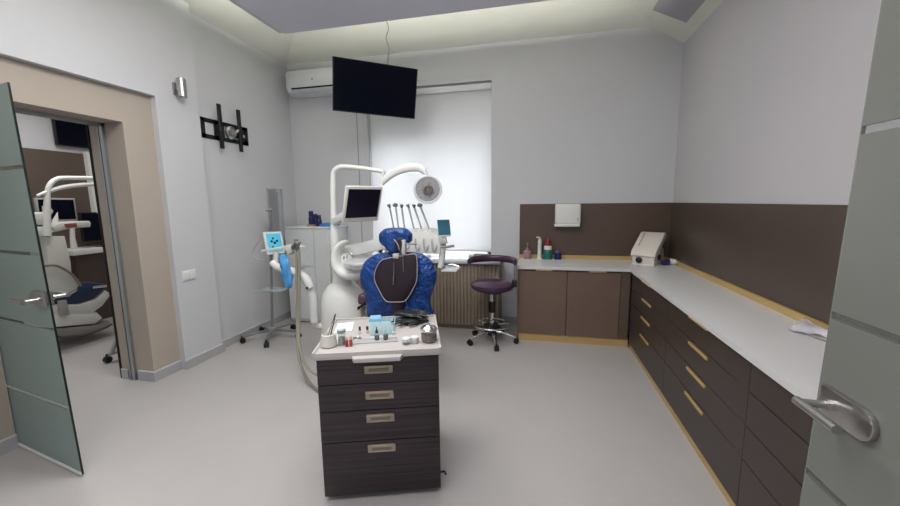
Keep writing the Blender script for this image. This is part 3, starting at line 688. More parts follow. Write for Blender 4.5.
# seat and base beyond the backrest, in line with the view over the headrest
SR = Matrix.Translation(Vector((-1.12, 2.92, 0))) @ Matrix.Rotation(math.radians(22), 4, 'Z')
se = MB(); se.pillow(smooth_outline([SR @ Vector(q) for q in ((-.22, .02, .58), (-.23, .6, .58), (-.18, 1.15, .56), (0, 1.32, .55), (.18, 1.15, .56), (.23, .6, .58), (.22, .02, .58), (0, -.02, .58))], 4), .05, .06, 0, 1, Vector((0, 0, 1))); se.build('seat', plum_m, ch)
bs = MB(); bs.box((-.2, .05, .44), (.2, 1.0, .53), .04, 3, SR); bs.box((-.13, .15, .12), (.13, .6, .46), .05, 3, SR); bs.build('lift_column', white_m, ch)
bs = MB(); bs.box((-.22, .0, .0), (.2, 1.0, .11), .04, 3, SR); bs.build('base', white_m, ch)
ar = MB(); ar.pillow(smooth_outline([at(u, v, 3.0) for u, v in ((359, 295), (364, 294), (367.5, 297.5), (367, 303), (359.5, 304))], 3), .03, .22); ao = ar.build('armrest', mat('dusky_pink_vinyl', '#5b3a48', .4), ch)
MB().box(at(358.5, 318, 3.0), at(366, 304.5, 3.12), .006).build('armrest_post', cream_m, ao)
MB().box(at(358, 307.5, 2.97), at(367, 304, 3.16), .004).build('armrest_collar', black_m, ao)
# ================================================================== DENTAL UNIT
un = thing('dental_unit', 'white dental unit with cuspidor bowl and long instrument arm left of chair', 'dental unit', (-2.0, 3.5, 0))
# bulbous body on the floor
prof = [(0, 0), (.20, 0), (.235, .03), (.25, .2), (.255, .45), (.245, .6), (.215, .71), (.16, .785), (.11, .82), (.10, .88), (.10, .95), (0, .96)]
b = MB(); c = at(343, 290, 3.5); b.lathe(prof, (c.x, c.y, 0), 36, M=Matrix.Diagonal((1.0, .85, 1, 1)) ); b.build('body', white_m, un)
# C-shaped shroud that carries bowl and arm
cs = [(347, 240), (340, 243), (334.5, 250), (332.5, 259), (335, 268), (341, 273.5), (349, 276)]
sw_ = [(347, 241), (342.5, 243.5), (338.5, 249), (337.3, 257), (339.5, 266), (346, 272.5), (356, 274), (366, 271.5), (373, 269)]
MB().tube([at(u, v, 3.38) for u, v in sw_], [.014, .03, .042, .05, .058, .062, .058, .046, .03], 18, 5, flat=(1, 1.9)).build('shroud', white_m, un)
MB().ell(at(343, 263, 3.45), .11, .10, .12).build('hub', white_m, un)
# cuspidor bowl
bc = at(362, 262, 3.35); 
MB().lathe([(0, -.08), (.09, -.075), (.15, -.045), (.165, -.005), (.168, .01), (.155, .012), (.14, -.02), (.07, -.05), (0, -.055)], bc, 36).build('cuspidor_bowl', white2_m, un)
MB().lathe([(.166, -.018), (.172, -.012), (.172, .006), (.166, .012)], bc, 36).build('bowl_rim', mat('bowl_rim_white', '#c3c5c7', .3), un)
sp_ = MB(); q = at(347, 259, 3.32); sp_.tube([q, q + Vector((.01, 0, .05)), q + Vector((.05, -.01, .06)), q + Vector((.07, -.01, .03))], .008, 10, 4); sp_.tube([q + Vector((-.02, -.03, 0)), q + Vector((-.01, -.03, .03))], .012, 10); sp_.build('water_spout', chrome_m, un)
# delivery arm
ab = MB(); a0, a1 = at(345, 252, 3.52), at(390, 242, 3.60)
ab.bar(a0, a1, .10, .125, .025); ab.build('delivery_arm', white_m, un)
MB().ell(a0, .085, .085, .075).build('arm_joint', white_m, un)
# delivery head: sloped console carrying the instruments
hh = MB(); YH = 3.60
A = lambda u, v, dy=0: at(u, v, YH + dy)
hh.prism([A(384, 253), A(440, 254), A(441, 241), A(430, 232), A(422, 231), A(386, 233)], Vector((0, .26, .02)), .012); hd_ = hh.build('console', white_m, un)
ped = MB(); ped.prism([A(423, 252, -.01), A(427, 252, -.01), A(427, 236, -.01), A(423, 236, -.01)], Vector((0, .01, 0))); 
cv = MB(); cv.tube([A(441, 236, .1), A(442.5, 245, .06), A(442, 258, .05), A(440, 268, .03)], [.035, .04, .04, .03], 14, 4, flat=(1, .8)); cv.build('side_yoke', white_m, un)
hb = MB(); hb.tube([A(441, 247.5, -.02), A(447, 247, -.05), A(454, 245.8, -.05)], .013, 10); hb.build('handle_bar', mat('warm_grey_plastic', '#908a80', .4), un)
it = MB(); it.box(A(441, 271, -.02), A(461, 267, .22), .008, 2); it.build('instrument_tray', white2_m, un)
it = MB(); it.tube([A(442, 266, 0), A(452, 264.5, 0), A(459, 266.5, 0)], .008, 8, 3); it.build('tray_rail', chrome_m, un)
# keypad plate under the tablet
kp = MB(); kp.prism([A(438.5, 244), A(447, 243.5), A(446, 238), A(438, 238)], Vector((0, .03, 0)), .004); kp.build('keypad', mat('pale_grey_plastic', '#b4b5b2', .4), un)
# assistant arm with suction holder
YA = 3.25
aa = MB(); aa.tube([at(342, 300, 3.45), at(326, 322, 3.4), at(317, 326, 3.34), at(314, 318, 3.3)], [.04, .036, .034, .034], 14, 4); aa.tube([at(314, 322, YA + .03), at(313, 300, YA + .03), at(308, 286, YA + .02)], [.034, .04, .04], 14, 3)
aa.tube([at(310, 288, YA), at(305, 278, YA), at(292, 271, YA - .02), at(278, 267, YA - .04), at(272, 262, YA - .04)], [.04, .044, .04, .036, .032], 14, 4); ao = aa.build('assistant_arm', white_m, un)
MB().tube([at(307, 288, YA - .07), at(307, 288, YA - .03)], .013, 14).build('pivot_cap', black_m, ao)
ah = MB(); ah.bar(at(262, 251, YA), at(287, 247, YA), .035, .028, .006); ah.prism([at(283, 246, YA - .04), at(292, 244, YA - .04), at(301, 247, YA - .04), at(301, 252, YA - .04), at(293, 251.5, YA - .04), at(288, 255, YA - .04)], Vector((0, .08, 0)), .006); ah.tube([at(276, 251, YA), at(276, 263, YA)], .025, 12)
ah.build('suction_holder', cream_m, un)
# suction hoses hanging from the holder, curling on the floor behind the cart
lab = ('grey suction hose, the outer one curling lower across the floor', 'grey suction hose, the inner one curling behind the cart drawers')
for k in range(2):
    o = k * 3.2
    top = at(294 + o * 1.3, 248, YA - .05)
    hz = thing('suction_hose', lab[k], 'hose', (top.x, top.y, 0), group='suction hoses beside the dental unit')
    pts = [top + Vector((0, 0, -.01)), at(296 + o, 256, YA - .06), at(297 + o * .7, 290, YA - .10), at(297.3 + o * .6, 320, YA - .14)]
    if k == 0: pts += [at(297.5, 345, 3.0), at(301, 366, 2.90), atz(309, 382, .03), atz(319, 391, .016), Vector((-1.72, 2.70, .016)), Vector((-1.45, 2.7, .016))]
    else: pts += [at(299, 340, 3.02), at(302, 357, 2.92), at(309, 369, 2.80), at(318, 375, 2.75), at(332, 379, 2.72), Vector((-1.55, 2.75, .05))]
    MB().tube(pts, .0125, 12, 6).build('hose', wire_m, hz)
    t0 = top + Vector((0, 0, -.02)); MB().tube([t0, t0 + Vector((-.005, -.01, .03)), t0 + Vector((.045, -.03, .075))], [.017, .019, .012], 12, 3).build('nozzle', mat('grey_metal', '#7d7c7a', .35, metal=.5), hz)
# handpieces
tips = [(389.5, 206.5), (395.5, 205.5), (401.5, 206.5), (408.5, 206.5), (414, 206.5), (420, 205.5)]
bots = [(394.5, 232), (399, 232), (405, 232), (415, 233), (423, 233), (431, 233.5)]
hang = ('first handpiece from the left', 'second handpiece from the left', 'third handpiece from the left', 'third handpiece from the right', 'second handpiece from the right', 'rightmost handpiece')
for k in range(6):
    T_, B_ = A(*tips[k], -.02), A(*bots[k], .02); d_ = (B_ - T_).normalized()
    hp_ = thing('handpiece', hang[k] + ' in the fan of slim steel handpieces above blue headrest', 'handpiece', B_, group='handpieces on the instrument console')
    MB().tube([T_, T_ + d_ * .05, T_ + d_ * .16, B_], [.009, .010, .008, .009], 10).build('shaft', mat('handpiece_steel', '#b9babc', .35, metal=.25), hp_)
    e = MB(); s_ = -1 if k in (0, 3) else 1
    e.tube([T_ + d_ * .012, T_ - d_ * .014, T_ - d_ * .014 + Vector((s_ * .018, -.01, -.006))], [.012, .016, .011], 10); 
    if k in (1, 5): e.box(T_ + Vector((-.024, -.02, -.012)), T_ + Vector((.024, .015, .016)), .006)
    e.build('head', mat('dark_grey_metal', '#6f7174', .4, metal=.2), hp_)
    sl2 = MB(); sl2.bar(B_ - d_ * .045, B_ + d_ * .07, .038, .03, .01); sl2.build('holder_sleeve', white_m, hp_)
    hs = MB(); lo = B_ + d_ * .04
    hs.tube([lo, lo + Vector((.005, -.05, -.05)), lo + Vector((.02, -.05, -.13)), lo + Vector((.045, -.03, -.10)), lo + Vector((.05, .0, -.02))], .006, 8, 5); hs.build('hose', mat('pale_hose', '#a5a6a3', .5), hp_)
# tablet on the console
def slab_pose(c4):
    TL, TR, BR, BL_ = c4; x = ((TR - TL) + (BR - BL_)).normalized(); z = ((TL - BL_) + (TR - BR)); z = (z - x * z.dot(x)).normalized(); y = z.cross(x); c = sum(c4, Vector()) / 4
    w = ((TR - TL).length + (BR - BL_).length) / 2; h = ((TL - BL_).length + (TR - BR).length) / 2
    return Matrix(((x.x, y.x, z.x, c.x), (x.y, y.y, z.y, c.y), (x.z, y.z, z.z, c.z), (0, 0, 0, 1))), w / 2, h / 2
M_, w_, h_ = slab_pose([Vector(q) for q in ((-.96, 3.63, 1.47), (-.85, 3.71, 1.47), (-.82, 3.67, 1.30), (-.94, 3.60, 1.30))])
tbm = thing('tablet', 'small tablet with blue screen standing beside the fan of handpieces', 'tablet', M_.translation)
MB().box((-w_, 0, -h_), (w_, .012, h_), .004, 2, M_).build('casing', white2_m, tbm)
MB().box((-w_ + .004, -.002, -h_ + .016), (w_ - .004, .001, h_ - .004), 0, 1, M_).build('screen', mat('teal_blue_screen', '#2f6076', .2, var=.1, scale=3, emit=.12), tbm)
MB().bar(M_ @ Vector((0, .008, -h_ + .02)), A(442, 243, .05), .03, .012, .003).build('stand', white_m, tbm)
# light pole, arms and lamp
YL = 3.50
ol = thing('operating_lamp', 'white pole and curved arms carrying a round operating lamp', 'lamp', (-2.0, YL, 0))
lp = lambda u, v, y=YL: at(u, v, y)
MB().tube([Vector((lp(336, 245).x, YL, .9)), lp(335, 240), lp(333.8, 222), lp(333, 200), lp(333, 178), lp(334.5, 171), lp(339, 167.5), lp(346, 166.8), lp(365, 168.5), lp(384, 171.5)], [.045, .045, .032, .026, .026, .026, .025, .024, .021, .02], 16, 5).build('pole', white_m, ol)
MB().tube([lp(381.5, 183.5), lp(386, 178.5), lp(394, 172.5), lp(404, 168.5), lp(413, 167.3), lp(420, 168), lp(424.5, 171)], [.024, .032, .036, .038, .037, .034, .03], 16, 5, flat=(1.1, .7)).build('spring_arm', white_m, ol)
MB().tube([lp(384, 171), lp(382.5, 177), lp(381.5, 184)], [.02, .018, .02], 12, 3).build('elbow', white_m, ol)
MB().tube([lp(424, 170), lp(426, 175), lp(426.5, 180)], [.022, .018, .018], 12, 3).build('yoke', white_m, ol)
lc = lp(427.8, 189.5, YL - .02); nrm = (CAM + Vector((.3, -.2, -.3)) - lc).normalized()
zq = nrm; xq = Vector((0, 0, 1)).cross(zq).normalized(); yq = zq.cross(xq)
LM = Matrix(((xq.x, yq.x, zq.x, 0), (xq.y, yq.y, zq.y, 0), (xq.z, yq.z, zq.z, 0), (0, 0, 0, 1)))
MB().lathe([(0, -.07), (.05, -.065), (.10, -.04), (.132, -.012), (.136, .008), (.132, .016), (.118, .016), (.112, .006), (0, .004)], lc, 40, M=LM).build('lamp_head', white_m, ol)
MB().lathe([(.112, .006), (.112, .012), (.07, .011), (.05, .009), (0, .009)], lc, 40, M=LM).build('reflector', mat('faceted_reflector', '#a9a9ab', .3, metal=.4, var=.25, scale=60), ol)
MB().lathe([(0.052, .009), (.05, .03), (.035, .034), (.033, .02), (.02, .018), (.018, .03), (0, .031)], lc, 24, M=LM).build('bulb_holder', mat('warm_grey_metal', '#8b8681', .3, metal=.5), ol)
MB().tube([lc + LM.to_3x3() @ Vector((.13 * math.cos(a), .13 * math.sin(a), -.02 + .0)) for a in [math.radians(q) for q in range(-60, 70, 12)]], .008, 8).build('rim_handle', mat('rim_grey', '#a0a09e', .4), ol)
# monitor on the pole
M_, w_, h_ = slab_pose([Vector(q) for q in ((-1.64, 3.09, 1.79), (-1.44, 3.44, 1.80), (-1.53, 3.49, 1.46), (-1.73, 3.15, 1.47))])
mo = thing('monitor', 'square monitor with pale frame on the lamp pole', 'monitor', M_.translation)
MB().box((-w_, 0, -h_), (w_, .035, h_), .01, 3, M_).build('frame', cream_m, mo)
MB().box((-w_ + .022, -.002, -h_ + .045), (w_ - .024, .002, h_ - .026), 0, 1, M_).build('screen', screen2_m, mo)
mm = MB(); mm.bar(M_ @ Vector((-.05, .035, -.05)), lp(334, 222, YL), .07, .07, .015); mm.build('mount_arm', white_m, mo)

# ================================================================== WHITE CABINET AND BLUE BOTTLES
wc = thing('tall_cabinet', 'tall white cabinet in the back left corner behind the dental unit', 'cabinet', (-3.0, 4.7, 0))
cm_ = mat('white_cabinet', '#d0d2d3', .35, var=.01)
B((-3.31, 4.46, .02), (-2.66, 4.94, 1.315), .004).build('carcass', cm_, wc)
B((-3.33, 4.43, 1.315), (-2.64, 4.95, 1.335), .004).build('top', white2_m, wc)
for a, b, z0, z1 in ((-3.308, -2.885, .80, 1.312), (-3.308, -2.885, .06, .795), (-2.88, -2.662, .06, 1.312)):
    dq = B((a, 4.442, z0), (b, 4.46, z1), .002, 1).build('door', cm_, wc)
    if z0 > .5: B((a + .13, 4.437, z1 - .165), (a + .20, 4.443, z1 - .145), .002).build('lock_plate', grey_m, dq)
    elif a < -3: B((a + .2, 4.437, z1 - .02), (a + .27, 4.443, z1 - .012), .001).build('lock_plate', grey_m, dq)
navyb = mat('deep_navy_plastic', '#12154a', .25, var=.1)
for k, (u, vt, vb, lb) in enumerate(((311.8, 211, 226.5, 'tallest navy blue bottle on the white cabinet'), (319.3, 215, 226.8, 'shorter navy blue bottle at right, on the white cabinet'), (315.8, 214, 225, 'navy blue bottle partly hidden between two others on the white cabinet'))):
    Y = 4.62 if k < 2 else 4.76; p = at(u, vb, Y); p.z = 1.335; h = at(u, vt, Y).z - p.z
    bo = thing('bottle', lb, 'bottle', p, group='navy bottles on the white cabinet')
    r = .036
    MB().lathe([(0, 0), (r, 0), (r * 1.05, .008), (r * 1.03, h * .55), (r * .8, h * .63), (r * .78, h * .66), (0, h * .66)], p, 22).build('body', navyb, bo)
    MB().lathe([(r * .85, h * .64), (r * .85, h * .94), (r * .75, h), (0, h)], p, 22).build('cap', navyb, bo)
p = at(325, 227, 4.62); bp_ = MB(); bp_.pillow(smooth_outline([(-2.86, 4.56, 1.347), (-2.66, 4.55, 1.347), (-2.65, 4.75, 1.347), (-2.84, 4.77, 1.347)], 4), .010, .03, .006, 20, Vector((0, 0, 1)))
bp_.build('glove_pack', mat('sky_blue_film', '#2f74bd', .4, var=.15), label='flat sky blue packet lying right of the navy bottles', cat='packet')
B((-3.04, 4.55, 1.335), (-2.94, 4.66, 1.36), .004).build('card_box', mat('tan_card', '#a98b62', .6), label='small tan box lying left of the navy bottles', cat='box')

# ================================================================== MOBILE STAND WITH TABLET
ms = thing('mobile_stand', 'silver five-caster mobile stand with tall column by the left wall', 'stand', (-3.15, 3.86, 0))
c = Vector((-3.15, 3.86, 0))
MB().lathe([(0, .075), (.05, .075), (.055, .09), (.05, .13), (.03, .14), (0, .14)], c).build('hub', grey_m, ms)
for k in range(5):
    a = math.radians(-64 + 72 * k); e = c + Vector((math.cos(a) * .33, math.sin(a) * .33, .085)); lg = MB(); lg.bar(c + Vector((0, 0, .105)), e, .04, .025, .005); lo_ = lg.build('leg', mat('satin_silver', '#8f9094', .35, metal=.6), ms)
    ca = MB(); f = Vector((e.x, e.y, .032)); t2 = Vector((-math.sin(a), math.cos(a), 0))
    ca.tube([f - t2 * .024, f - t2 * .006], .032, 16); ca.tube([f + t2 * .006, f + t2 * .024], .032, 16); ca.tube([Vector((e.x, e.y, .05)), Vector((e.x, e.y, .09))], .016, 12); ca.build('caster', black_m, lo_)
MB().tube([c + Vector((0, 0, .13)), at(270, 208, 3.86)], .016, 14).build('pole', mat('satin_silver', '#8f9094', .35), ms)
MB().tube([at(266, 210.5, 3.84), at(272, 209.5, 3.86)], .014, 10).build('clamp', grey_m, ms)
cl = MB(); q = [at(u, v, 3.87) for u, v in ((266, 188), (279, 188.8), (282, 240), (270, 241))]; cl.prism(q, (0, .06, 0), .005); co_ = cl.build('column', mat('mid_silver', '#8f9193', .4, stretch=(1, 1, .1)), ms)
cl = MB(); q = [at(u, v, 3.862) for u, v in ((268.5, 191.5), (277, 192), (279.5, 238), (271.5, 239))]; cl.prism(q, (0, .008, 0)); cl.build('column_inset', mat('pale_silver', '#77797b', .4), co_)
cl = MB(); cl.box(at(269, 190.5, 3.855), at(276, 188.2, 3.87), .003); cl.build('column_cap', grey_m, co_)
B((-3.27, 3.75, .61), (-2.93, 3.98, .622), .004).build('shelf', mat('frosted_shelf', '#b9c3c6', .2, alpha=.35), ms)
MB().bar(at(269.5, 252, 3.86), at(275, 250, 3.74), .02, .02, .003).build('tablet_arm', white_m, ms)
MB().tube([at(263, 236, 3.76), at(256, 246, 3.78), at(252.5, 254, 3.8), at(258, 259, 3.82), at(266, 260, 3.84)], .006, 8, 4).build('wire_loop', mat('pale_wire', '#b7b7ba', .4), ms)
M_, w_, h_ = slab_pose([Vector(q) for q in ((-2.99, 3.64, 1.33), (-2.92, 3.85, 1.33), (-2.85, 3.82, 1.07), (-2.94, 3.62, 1.08))])
t2 = thing('tablet', 'white framed tablet with bright blue icon screen on the mobile stand', 'tablet', M_.translation)
MB().box((-w_, 0, -h_), (w_, .02, h_), .008, 3, M_).build('casing', white2_m, t2)
sc_ = MB().box((-w_ + .024, -.002, -h_ + .022), (w_ - .024, .001, h_ - .022), 0, 1, M_).build('screen', mat('cyan_screen', '#54aecb', .25, var=.12, scale=5, emit=.35), t2)
for (ix, iz, r) in ((-.012, .052, .014), (-.035, .018, .016), (.0, .0, .017), (.03, .02, .015), (-.03, -.045, .012), (-.03, -.075, .012)):
    MB().lathe([(0, 0), (r, 0), (r, .002), (0, .002)], M_ @ Vector((ix, -.002, iz)), 6, M=M_.to_3x3().to_4x4() @ Matrix.Rotation(PI / 2, 4, 'X')).build('icon', mat('dark_teal_icon', '#173b50', .4), sc_)
# blue face mask bag hanging on the holder
fm = MB(); pts = [at(u, v, YA - .09) for u, v in ((280.5, 256), (285, 255.5), (289, 263), (291.5, 275), (292.5, 285), (289, 288.5), (284.5, 283), (281, 270))]
fm.pillow(smooth_outline(pts, 4), .018, .018, .03, 30); fm.build('face_mask', mat('sky_blue_cloth', '#4f97cf', .6, var=.2, scale=12), label='crumpled sky blue face mask hanging from the suction holder', cat='mask', sharp=80)

# ================================================================== STOOL
so = thing('operator_stool', 'aubergine stool on chrome base with curved backrest, beside the radiator cover', 'stool', (0, 0, 0))
z0 = .62
MB().lathe([(0, .625), (.17, .625), (.225, .64), (.245, .668), (.24, .70), (.20, .722), (.1, .733), (0, .735)], n=36).build('seat', stool_m, so)
MB().lathe([(0, .60), (.12, .60), (.14, .625), (0, .626)]).build('seat_plate', black_m, so)
MB().lathe([(0, .12), (.03, .12), (.03, .36), (.024, .365), (.024, .61), (0, .61)]).build('gas_column', chrome_m, so)
MB().lathe([(.034, .36), (.04, .37), (.036, .40), (.04, .41), (.036, .44), (.04, .45), (.036, .48), (.03, .49)]).build('column_boot', black_m, so)
MB().lathe([(0, .085), (.06, .09), (.062, .12), (.045, .15), (0, .155)]).build('hub', black_m, so)
MB().lathe([(.035, .225), (.06, .225), (.10, .2), (.1, .19), (.035, .20)]).build('skirt', black_m, so)
MB().tube([(math.cos(a) * .215, math.sin(a) * .215, .215) for a in [2 * PI * k / 30 for k in range(30)]], .009, 10, closed=True).build('foot_ring', chrome_m, so)
for k in range(3):
    a = k * 2 * PI / 3 + .4; MB().tube([(math.cos(a) * .03, math.sin(a) * .03, .2), (math.cos(a) * .21, math.sin(a) * .21, .213)], .007, 8).build('ring_spoke', chrome_m, so)
for k in range(5):
    a = math.radians(-73 + 72 * k); d_ = Vector((math.cos(a), math.sin(a), 0)); t2 = Vector((-d_.y, d_.x, 0))
    lo_ = MB().tube([d_ * .03 + Vector((0, 0, .125)), d_ * .12 + Vector((0, 0, .12)), d_ * .22 + Vector((0, 0, .09)), d_ * .285 + Vector((0, 0, .07))], [.02, .018, .016, .014], 10, 3).build('leg', chrome_m, so)
    f = d_ * .285 + Vector((0, 0, .031)); ca = MB(); ca.tube([f - t2 * .024, f - t2 * .004], .031, 16); ca.tube([f + t2 * .004, f + t2 * .024], .031, 16); ca.tube([f + Vector((0, 0, .012)), f + Vector((0, 0, .048))], .012, 10); ca.build('caster', black_m, lo_)
bk = MB(); pts = [Vector((math.cos(a) * .265, math.sin(a) * .225 + .0, .958 + .006 * math.sin(a))) for a in [math.radians(q) for q in range(-8, 189, 14)]]
bk.tube(pts, [.034] + [.041] * (len(pts) - 2) + [.034], 14, 2, flat=(1, .62)); bk.build('backrest', stool_m, so)
ps = MB(); ps.tube([(.23, .03, .62), (.25, .03, .66), (.255, .03, .93)], .009, 10); ps.tube([(.275, .03, .56), (.275, .03, .93)], .006, 8); ps.tube([(.1, .0, .615), (.23, .03, .62)], .012, 10); ps.build('backrest_post', steel_m, so)
MB().box((.225, -.0, .665), (.285, .06, .745), .008).build('adjuster', black_m, so)
so.location = (-.475, 4.24, 0); so.rotation_euler = (0, 0, 0)
# ================================================================== NEXT ROOM SEEN THROUGH THE DOORWAY
OX = -6.6
struct('wall_far', B((OX - .2, 1.0, 0), (OX, 5.6, 3.2)), wall_m)
struct('wall_next', B((OX, 5.3, 0), (-3.86, 5.5, 3.2)), wall_m)
struct('trim_7', B((OX, 1.0, 0), (OX + .03, 5.3, 2.42)), mat('brown_wall_cladding', '#5a4d45', .6, var=.04, scale=2))
struct('ceiling_2', B((OX - .2, 1.0, 3.2), (-3.86, 5.6, 3.3)), ceil_m).name = 'ceiling.002'
struct('trim_8', B((OX + .03, 4.36, 1.15), (OX + .10, 4.46, 2.45)), white_m)
# television there
tv2 = thing('television', 'black television high on the wall of the next room', 'television', (OX + .1, 4.5, 2.6))
B((OX + .035, 4.03, 2.50), (OX + .085, 5.05, 3.08), .006).build('bezel', black_m, tv2); B((OX + .085, 4.045, 2.515), (OX + .088, 5.035, 3.065)).build('screen', screen_m, tv2)
# counter
kc = thing('wall_counter', 'white wall counter with brown front in the next room', 'counter', (OX + .3, 4.5, 0))
B((OX + .031, 3.78, .98), (-6.12, 5.29, 1.05), .004).build('top', white_m, kc); B((OX + .031, 3.82, 0), (-6.16, 5.29, .98)).build('front', mat('dark_brown_front', '#4c3f39', .5), kc)
mo2 = thing('monitor', 'dark computer monitor standing on the counter of the next room', 'monitor', (-6.3, 4.3, 1.05))
B((-6.32, 4.02, 1.14), (-6.28, 4.62, 1.56), .006).build('frame', black_m, mo2); B((-6.281, 4.035, 1.155), (-6.277, 4.605, 1.545)).build('screen', screen_m, mo2); B((-6.36, 4.2, 1.05), (-6.2, 4.45, 1.06)).build('base', black_m, mo2); B((-6.33, 4.29, 1.055), (-6.31, 4.36, 1.2)).build('stem', black_m, mo2)
B((-6.2, 4.22, 1.20), (-6.17, 4.40, 1.40), .006).build('note_board', white_m, label='small white board standing in front of the dark monitor, next room', cat='board', loc=(-6.18, 4.3, 1.2)) if False else None
bx_ = thing('counter_box', 'small white box with coiled lead on the far counter', 'box', (-6.2, 4.35, 1.05))
B((-6.24, 4.26, 1.05), (-6.16, 4.44, 1.40), .012).build('body', white_m, bx_)
cq = [(-6.14 + .02 * math.cos(k * .9), 4.16 + k * .006, 1.085 + .028 * math.sin(k * .9)) for k in range(40)]
MB().tube(cq, .007, 6).build('coiled_lead', white2_m, bx_)
# dental unit of the next room
OXu = -5.5
U = lambda u, v, X=OXu: atx(u, v, X)
ou = thing('dental_unit', 'cream dental unit with lamp arms and tray in the next room', 'dental unit', (OXu, 3.2, 0))
b = MB(); b.prism([U(46, 236), U(66, 236), U(72, 262), U(75, 300), U(62, 312), U(52, 312)], Vector((-.3, 0, 0)), .03); b.build('column', cream_m, ou)
MB().tube([U(47, 236), U(47, 212), U(47.5, 193), U(50.5, 184), U(57, 179), U(66, 178), U(96, 178.2), U(110, 178.6)], [.04, .032, .026, .026, .026, .025, .025, .025], 14, 4).build('lamp_pole', white_m, ou)
MB().tube([U(37, 196), U(47, 192), U(62, 187.5), U(80, 185), U(97, 184), U(110, 184)], [.014, .022, .025, .026, .024, .024], 14, 4).build('spring_arm', white_m, ou)
MB().tube([U(97, 185), U(99, 200), U(100, 213)], .03, 12).build('down_arm', white_m, ou)
MB().prism([U(30, 214), U(44, 212), U(52, 218), U(50, 226), U(30, 224)], Vector((-.2, 0, 0)), .02).build('lamp_head', cream_m, ou)
MB().prism([U(45, 206), U(49, 205), U(54, 211), U(50, 218), U(46, 220)], Vector((-.06, 0, 0)), .01).build('elbow', cream_m, ou)
MB().prism([U(29, 227), U(50, 226), U(55, 231), U(50, 236), U(30, 237)], Vector((-.3, 0, 0)), .02).build('cuspidor', white_m, ou)
MB().prism([U(52, 227), U(60, 223), U(76, 221.5), U(90, 221), U(91.5, 223), U(91, 227), U(70, 228.5), U(56, 232)], Vector((-.35, 0, 0)), .015).build('tray', cream_m, ou)
MB().prism([U(64, 224), U(76, 223), U(77, 227), U(66, 228)], Vector((.01, 0, 0)), .003).build('red_pouch', mat('dull_red', '#8b4a44', .5), ou, label='dull red instrument strip')
MB().tube([U(72, 228), U(72.5, 238), U(74, 248)], [.025, .025, .035], 10).build('tray_post', white_m, ou)
m3 = thing('monitor', 'black monitor with silver frame on the unit in the next room', 'monitor', U(56, 212))
M_, w_, h_ = slab_pose([U(36, 197.5, -5.75), U(76, 198.5, -5.75), U(77, 221, -5.75), U(38, 223, -5.75)])
MB().box((-w_, 0, -h_), (w_, .04, h_), .008, 2, M_).build('frame', mat('silver_frame', '#9a9b9c', .4), m3); MB().box((-w_ + .02, -.003, -h_ + .03), (w_ - .02, .001, h_ - .02), 0, 1, M_).build('screen', screen_m, m3)
MB().bar(M_ @ Vector((0, .04, 0)), U(56, 228, -5.72), .05, .05).build('stand', cream_m, m3)
# dental chair of the next room
oc = thing('dental_chair', 'cream dental chair with navy upholstery in the next room', 'dental chair', (-5.5, 3.4, 0))
XS = -5.25
b = MB(); b.prism([U(44, 266, XS), U(52, 264.5, XS), U(62, 267, XS), U(74, 277, XS), U(80, 285, XS), U(79, 292, XS), U(70, 297, XS), U(50, 299, XS), U(42, 296, XS)], Vector((-.08, 0, 0)), .02); b.build('side_shell', cream_m, oc)
b = MB(); b.tube([U(45, 266, XS + .02), U(56, 265.5, XS + .02), U(68, 271.5, XS + .02), U(76, 279, XS + .02), U(80.5, 286, XS + .02)], .014, 8, 4); b.build('shell_edge', mat('taupe_edge', '#7d746b', .5), oc)
b = MB(); b.prism([U(50, 300, XS), U(80, 283, XS), U(92, 282, XS), U(107, 284, XS), U(104, 291, XS), U(95, 298, XS), U(80, 303, XS), U(56, 305, XS)], Vector((-.55, 0, 0)), .03); b.build('seat_cushion', navy_m, oc)
b = MB(); b.prism([U(47, 304, XS), U(80, 304, XS), U(96, 299, XS), U(106, 290, XS), U(112, 294, XS), U(103, 306, XS), U(92, 314, XS), U(52, 315, XS)], Vector((-.5, 0, 0)), .02); b.build('seat_frame', cream_m, oc)
b = MB(); b.prism([U(48, 313, XS), U(98, 312, XS), U(104, 318, XS), U(96, 324, XS), U(52, 328, XS)], Vector((-.45, 0, 0)), .03); b.build('lift', white_m, oc)
b = MB(); b.prism([U(54, 329, XS), U(98, 325, XS), U(110, 321, XS), U(112, 326, XS), U(98, 332, XS), U(72, 336, XS), U(56, 336, XS)], Vector((-.5, 0, 0)), .015); b.build('base_plate', mat('grey_base', '#8e8a84', .5), oc)
b = MB(); b.prism([U(60, 301, XS + .05), U(67, 300, XS + .05), U(70, 315, XS + .05), U(62, 316, XS + .05)], Vector((-.05, 0, 0)), .006); b.build('hinge_cover', mat('mid_grey_plastic', '#9b978f', .5), oc)
MB().tube([U(92, 287.5, XS + .05), U(106, 286, XS + .05)], .016, 10).build('leg_bar', chrome_m, oc)
b = MB(); b.tube([U(55, 336, XS + .08), U(66, 338, XS + .08), U(85, 335, XS + .08), U(104, 328.5, XS + .08), U(112, 324, XS + .08)], .012, 8, 4); b.build('foot_rail', mat('dark_brown_rail', '#463a34', .5), oc)
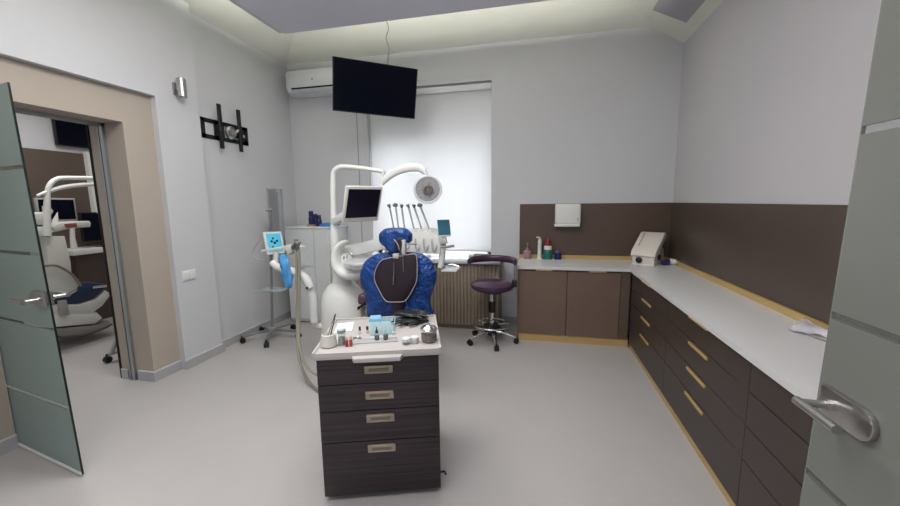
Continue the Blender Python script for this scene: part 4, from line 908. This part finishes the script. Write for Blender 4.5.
# rolling stand just inside that room
rs = thing('rolling_stand', 'grey rolling stand on black casters just inside the next room', 'stand', (-4.3, 3.12, 0))
c = Vector((-4.30, 3.22, 0))
for k in range(4):
    a = math.radians(-105 + 90 * k); e = c + Vector((math.cos(a) * .36, math.sin(a) * .36, .085)); lo_ = MB().bar(c + Vector((0, 0, .11)), e, .04, .03, .005).build('leg', alu_m, rs)
    f = Vector((e.x, e.y, .035)); ca = MB(); ca.tube([f - Vector((.022, 0, 0)), f + Vector((.022, 0, 0))], .035, 16); ca.tube([f + Vector((0, 0, .02)), f + Vector((0, 0, .06))], .012, 8); ca.build('caster', black_m, lo_)
MB().tube([Vector((-4.36, 2.89, .09)), atx(119, 334, -4.34), atx(123, 318, -4.32)], .02, 12).build('strut', alu_m, rs)
MB().tube([c + Vector((0, 0, .1)), c + Vector((0, 0, 1.1))], .022, 12).build('pole', alu_m, rs)
MB().box(c + Vector((-.15, -.1, 1.08)), c + Vector((.15, .15, 1.12)), .006).build('shelf', white_m, rs)

# ================================================================== LIGHTS, WORLD, CAMERA
def area(name, loc, rot, sx, sy, power, col=(1, 1, 1), spread=None):
    l = bpy.data.lights.new(name, 'AREA'); l.shape = 'RECTANGLE'; l.size = sx; l.size_y = sy; l.energy = power; l.color = col
    if spread: l.spread = math.radians(spread)
    o = bpy.data.objects.new(name, l); o.location = loc; o.rotation_euler = rot; COL.objects.link(o); return o
area('ceiling_fill', (-1.3, 2.05, 3.44), (0, 0, 0), 2.2, 1.0, 74, (1, .985, .97))  # fill light added under the panel, out of view
area('ceiling_fill', (-1.0, 0.2, 3.44), (0, 0, 0), 2.2, 1.0, 46, (1, .985, .97))  # second added fill, no fitting seen
area('window_daylight', (-1.5, YB + .75, 1.75), (-PI / 2, 0, 0), 2.2, 2.4, 250, (.95, .98, 1))
T_ = math.radians(48)
for loc, rot, sx, sy, pw in (((-.85, 3.70, 3.532), (PI - T_, 0, 0), 3.4, .02, 26), ((-2.57, 1.6, 3.532), (0, PI - T_, 0), .02, 4.0, 28), ((.85, 1.6, 3.532), (0, PI + T_, 0), .02, 4.0, 14)):
    area('cove_light', loc, rot, sx, sy, pw, (1, .985, .92))
area('next_room_fill', (-5.2, 3.2, 3.15), (0, 0, 0), 1.2, 1.2, 38, (1, .97, .94))  # added overhead light without a visible fitting, brightens the next room
wd_ = bpy.data.worlds.new('World'); bpy.context.scene.world = wd_; wd_.use_nodes = True
wd_.node_tree.nodes['Background'].inputs[0].default_value = (.93, .96, 1, 1); wd_.node_tree.nodes['Background'].inputs[1].default_value = .62

cam = bpy.data.cameras.new('Camera'); co = bpy.data.objects.new('Camera', cam); COL.objects.link(co)
cam.sensor_width = 36; cam.sensor_fit = 'HORIZONTAL'; cam.lens = FPX / 900 * 36; cam.clip_start = .02
co.matrix_world = Matrix(((RT.x, UP.x, -FW.x, CAM.x), (RT.y, UP.y, -FW.y, CAM.y), (RT.z, UP.z, -FW.z, CAM.z), (0, 0, 0, 1)))
S = bpy.context.scene; S.camera = co
S.view_settings.view_transform = 'Standard'; S.view_settings.look = 'None'; S.view_settings.exposure = 0
S.cycles.max_bounces = 8; S.cycles.diffuse_bounces = 5; S.cycles.use_denoising = True
S.cycles.sample_clamp_indirect = 4
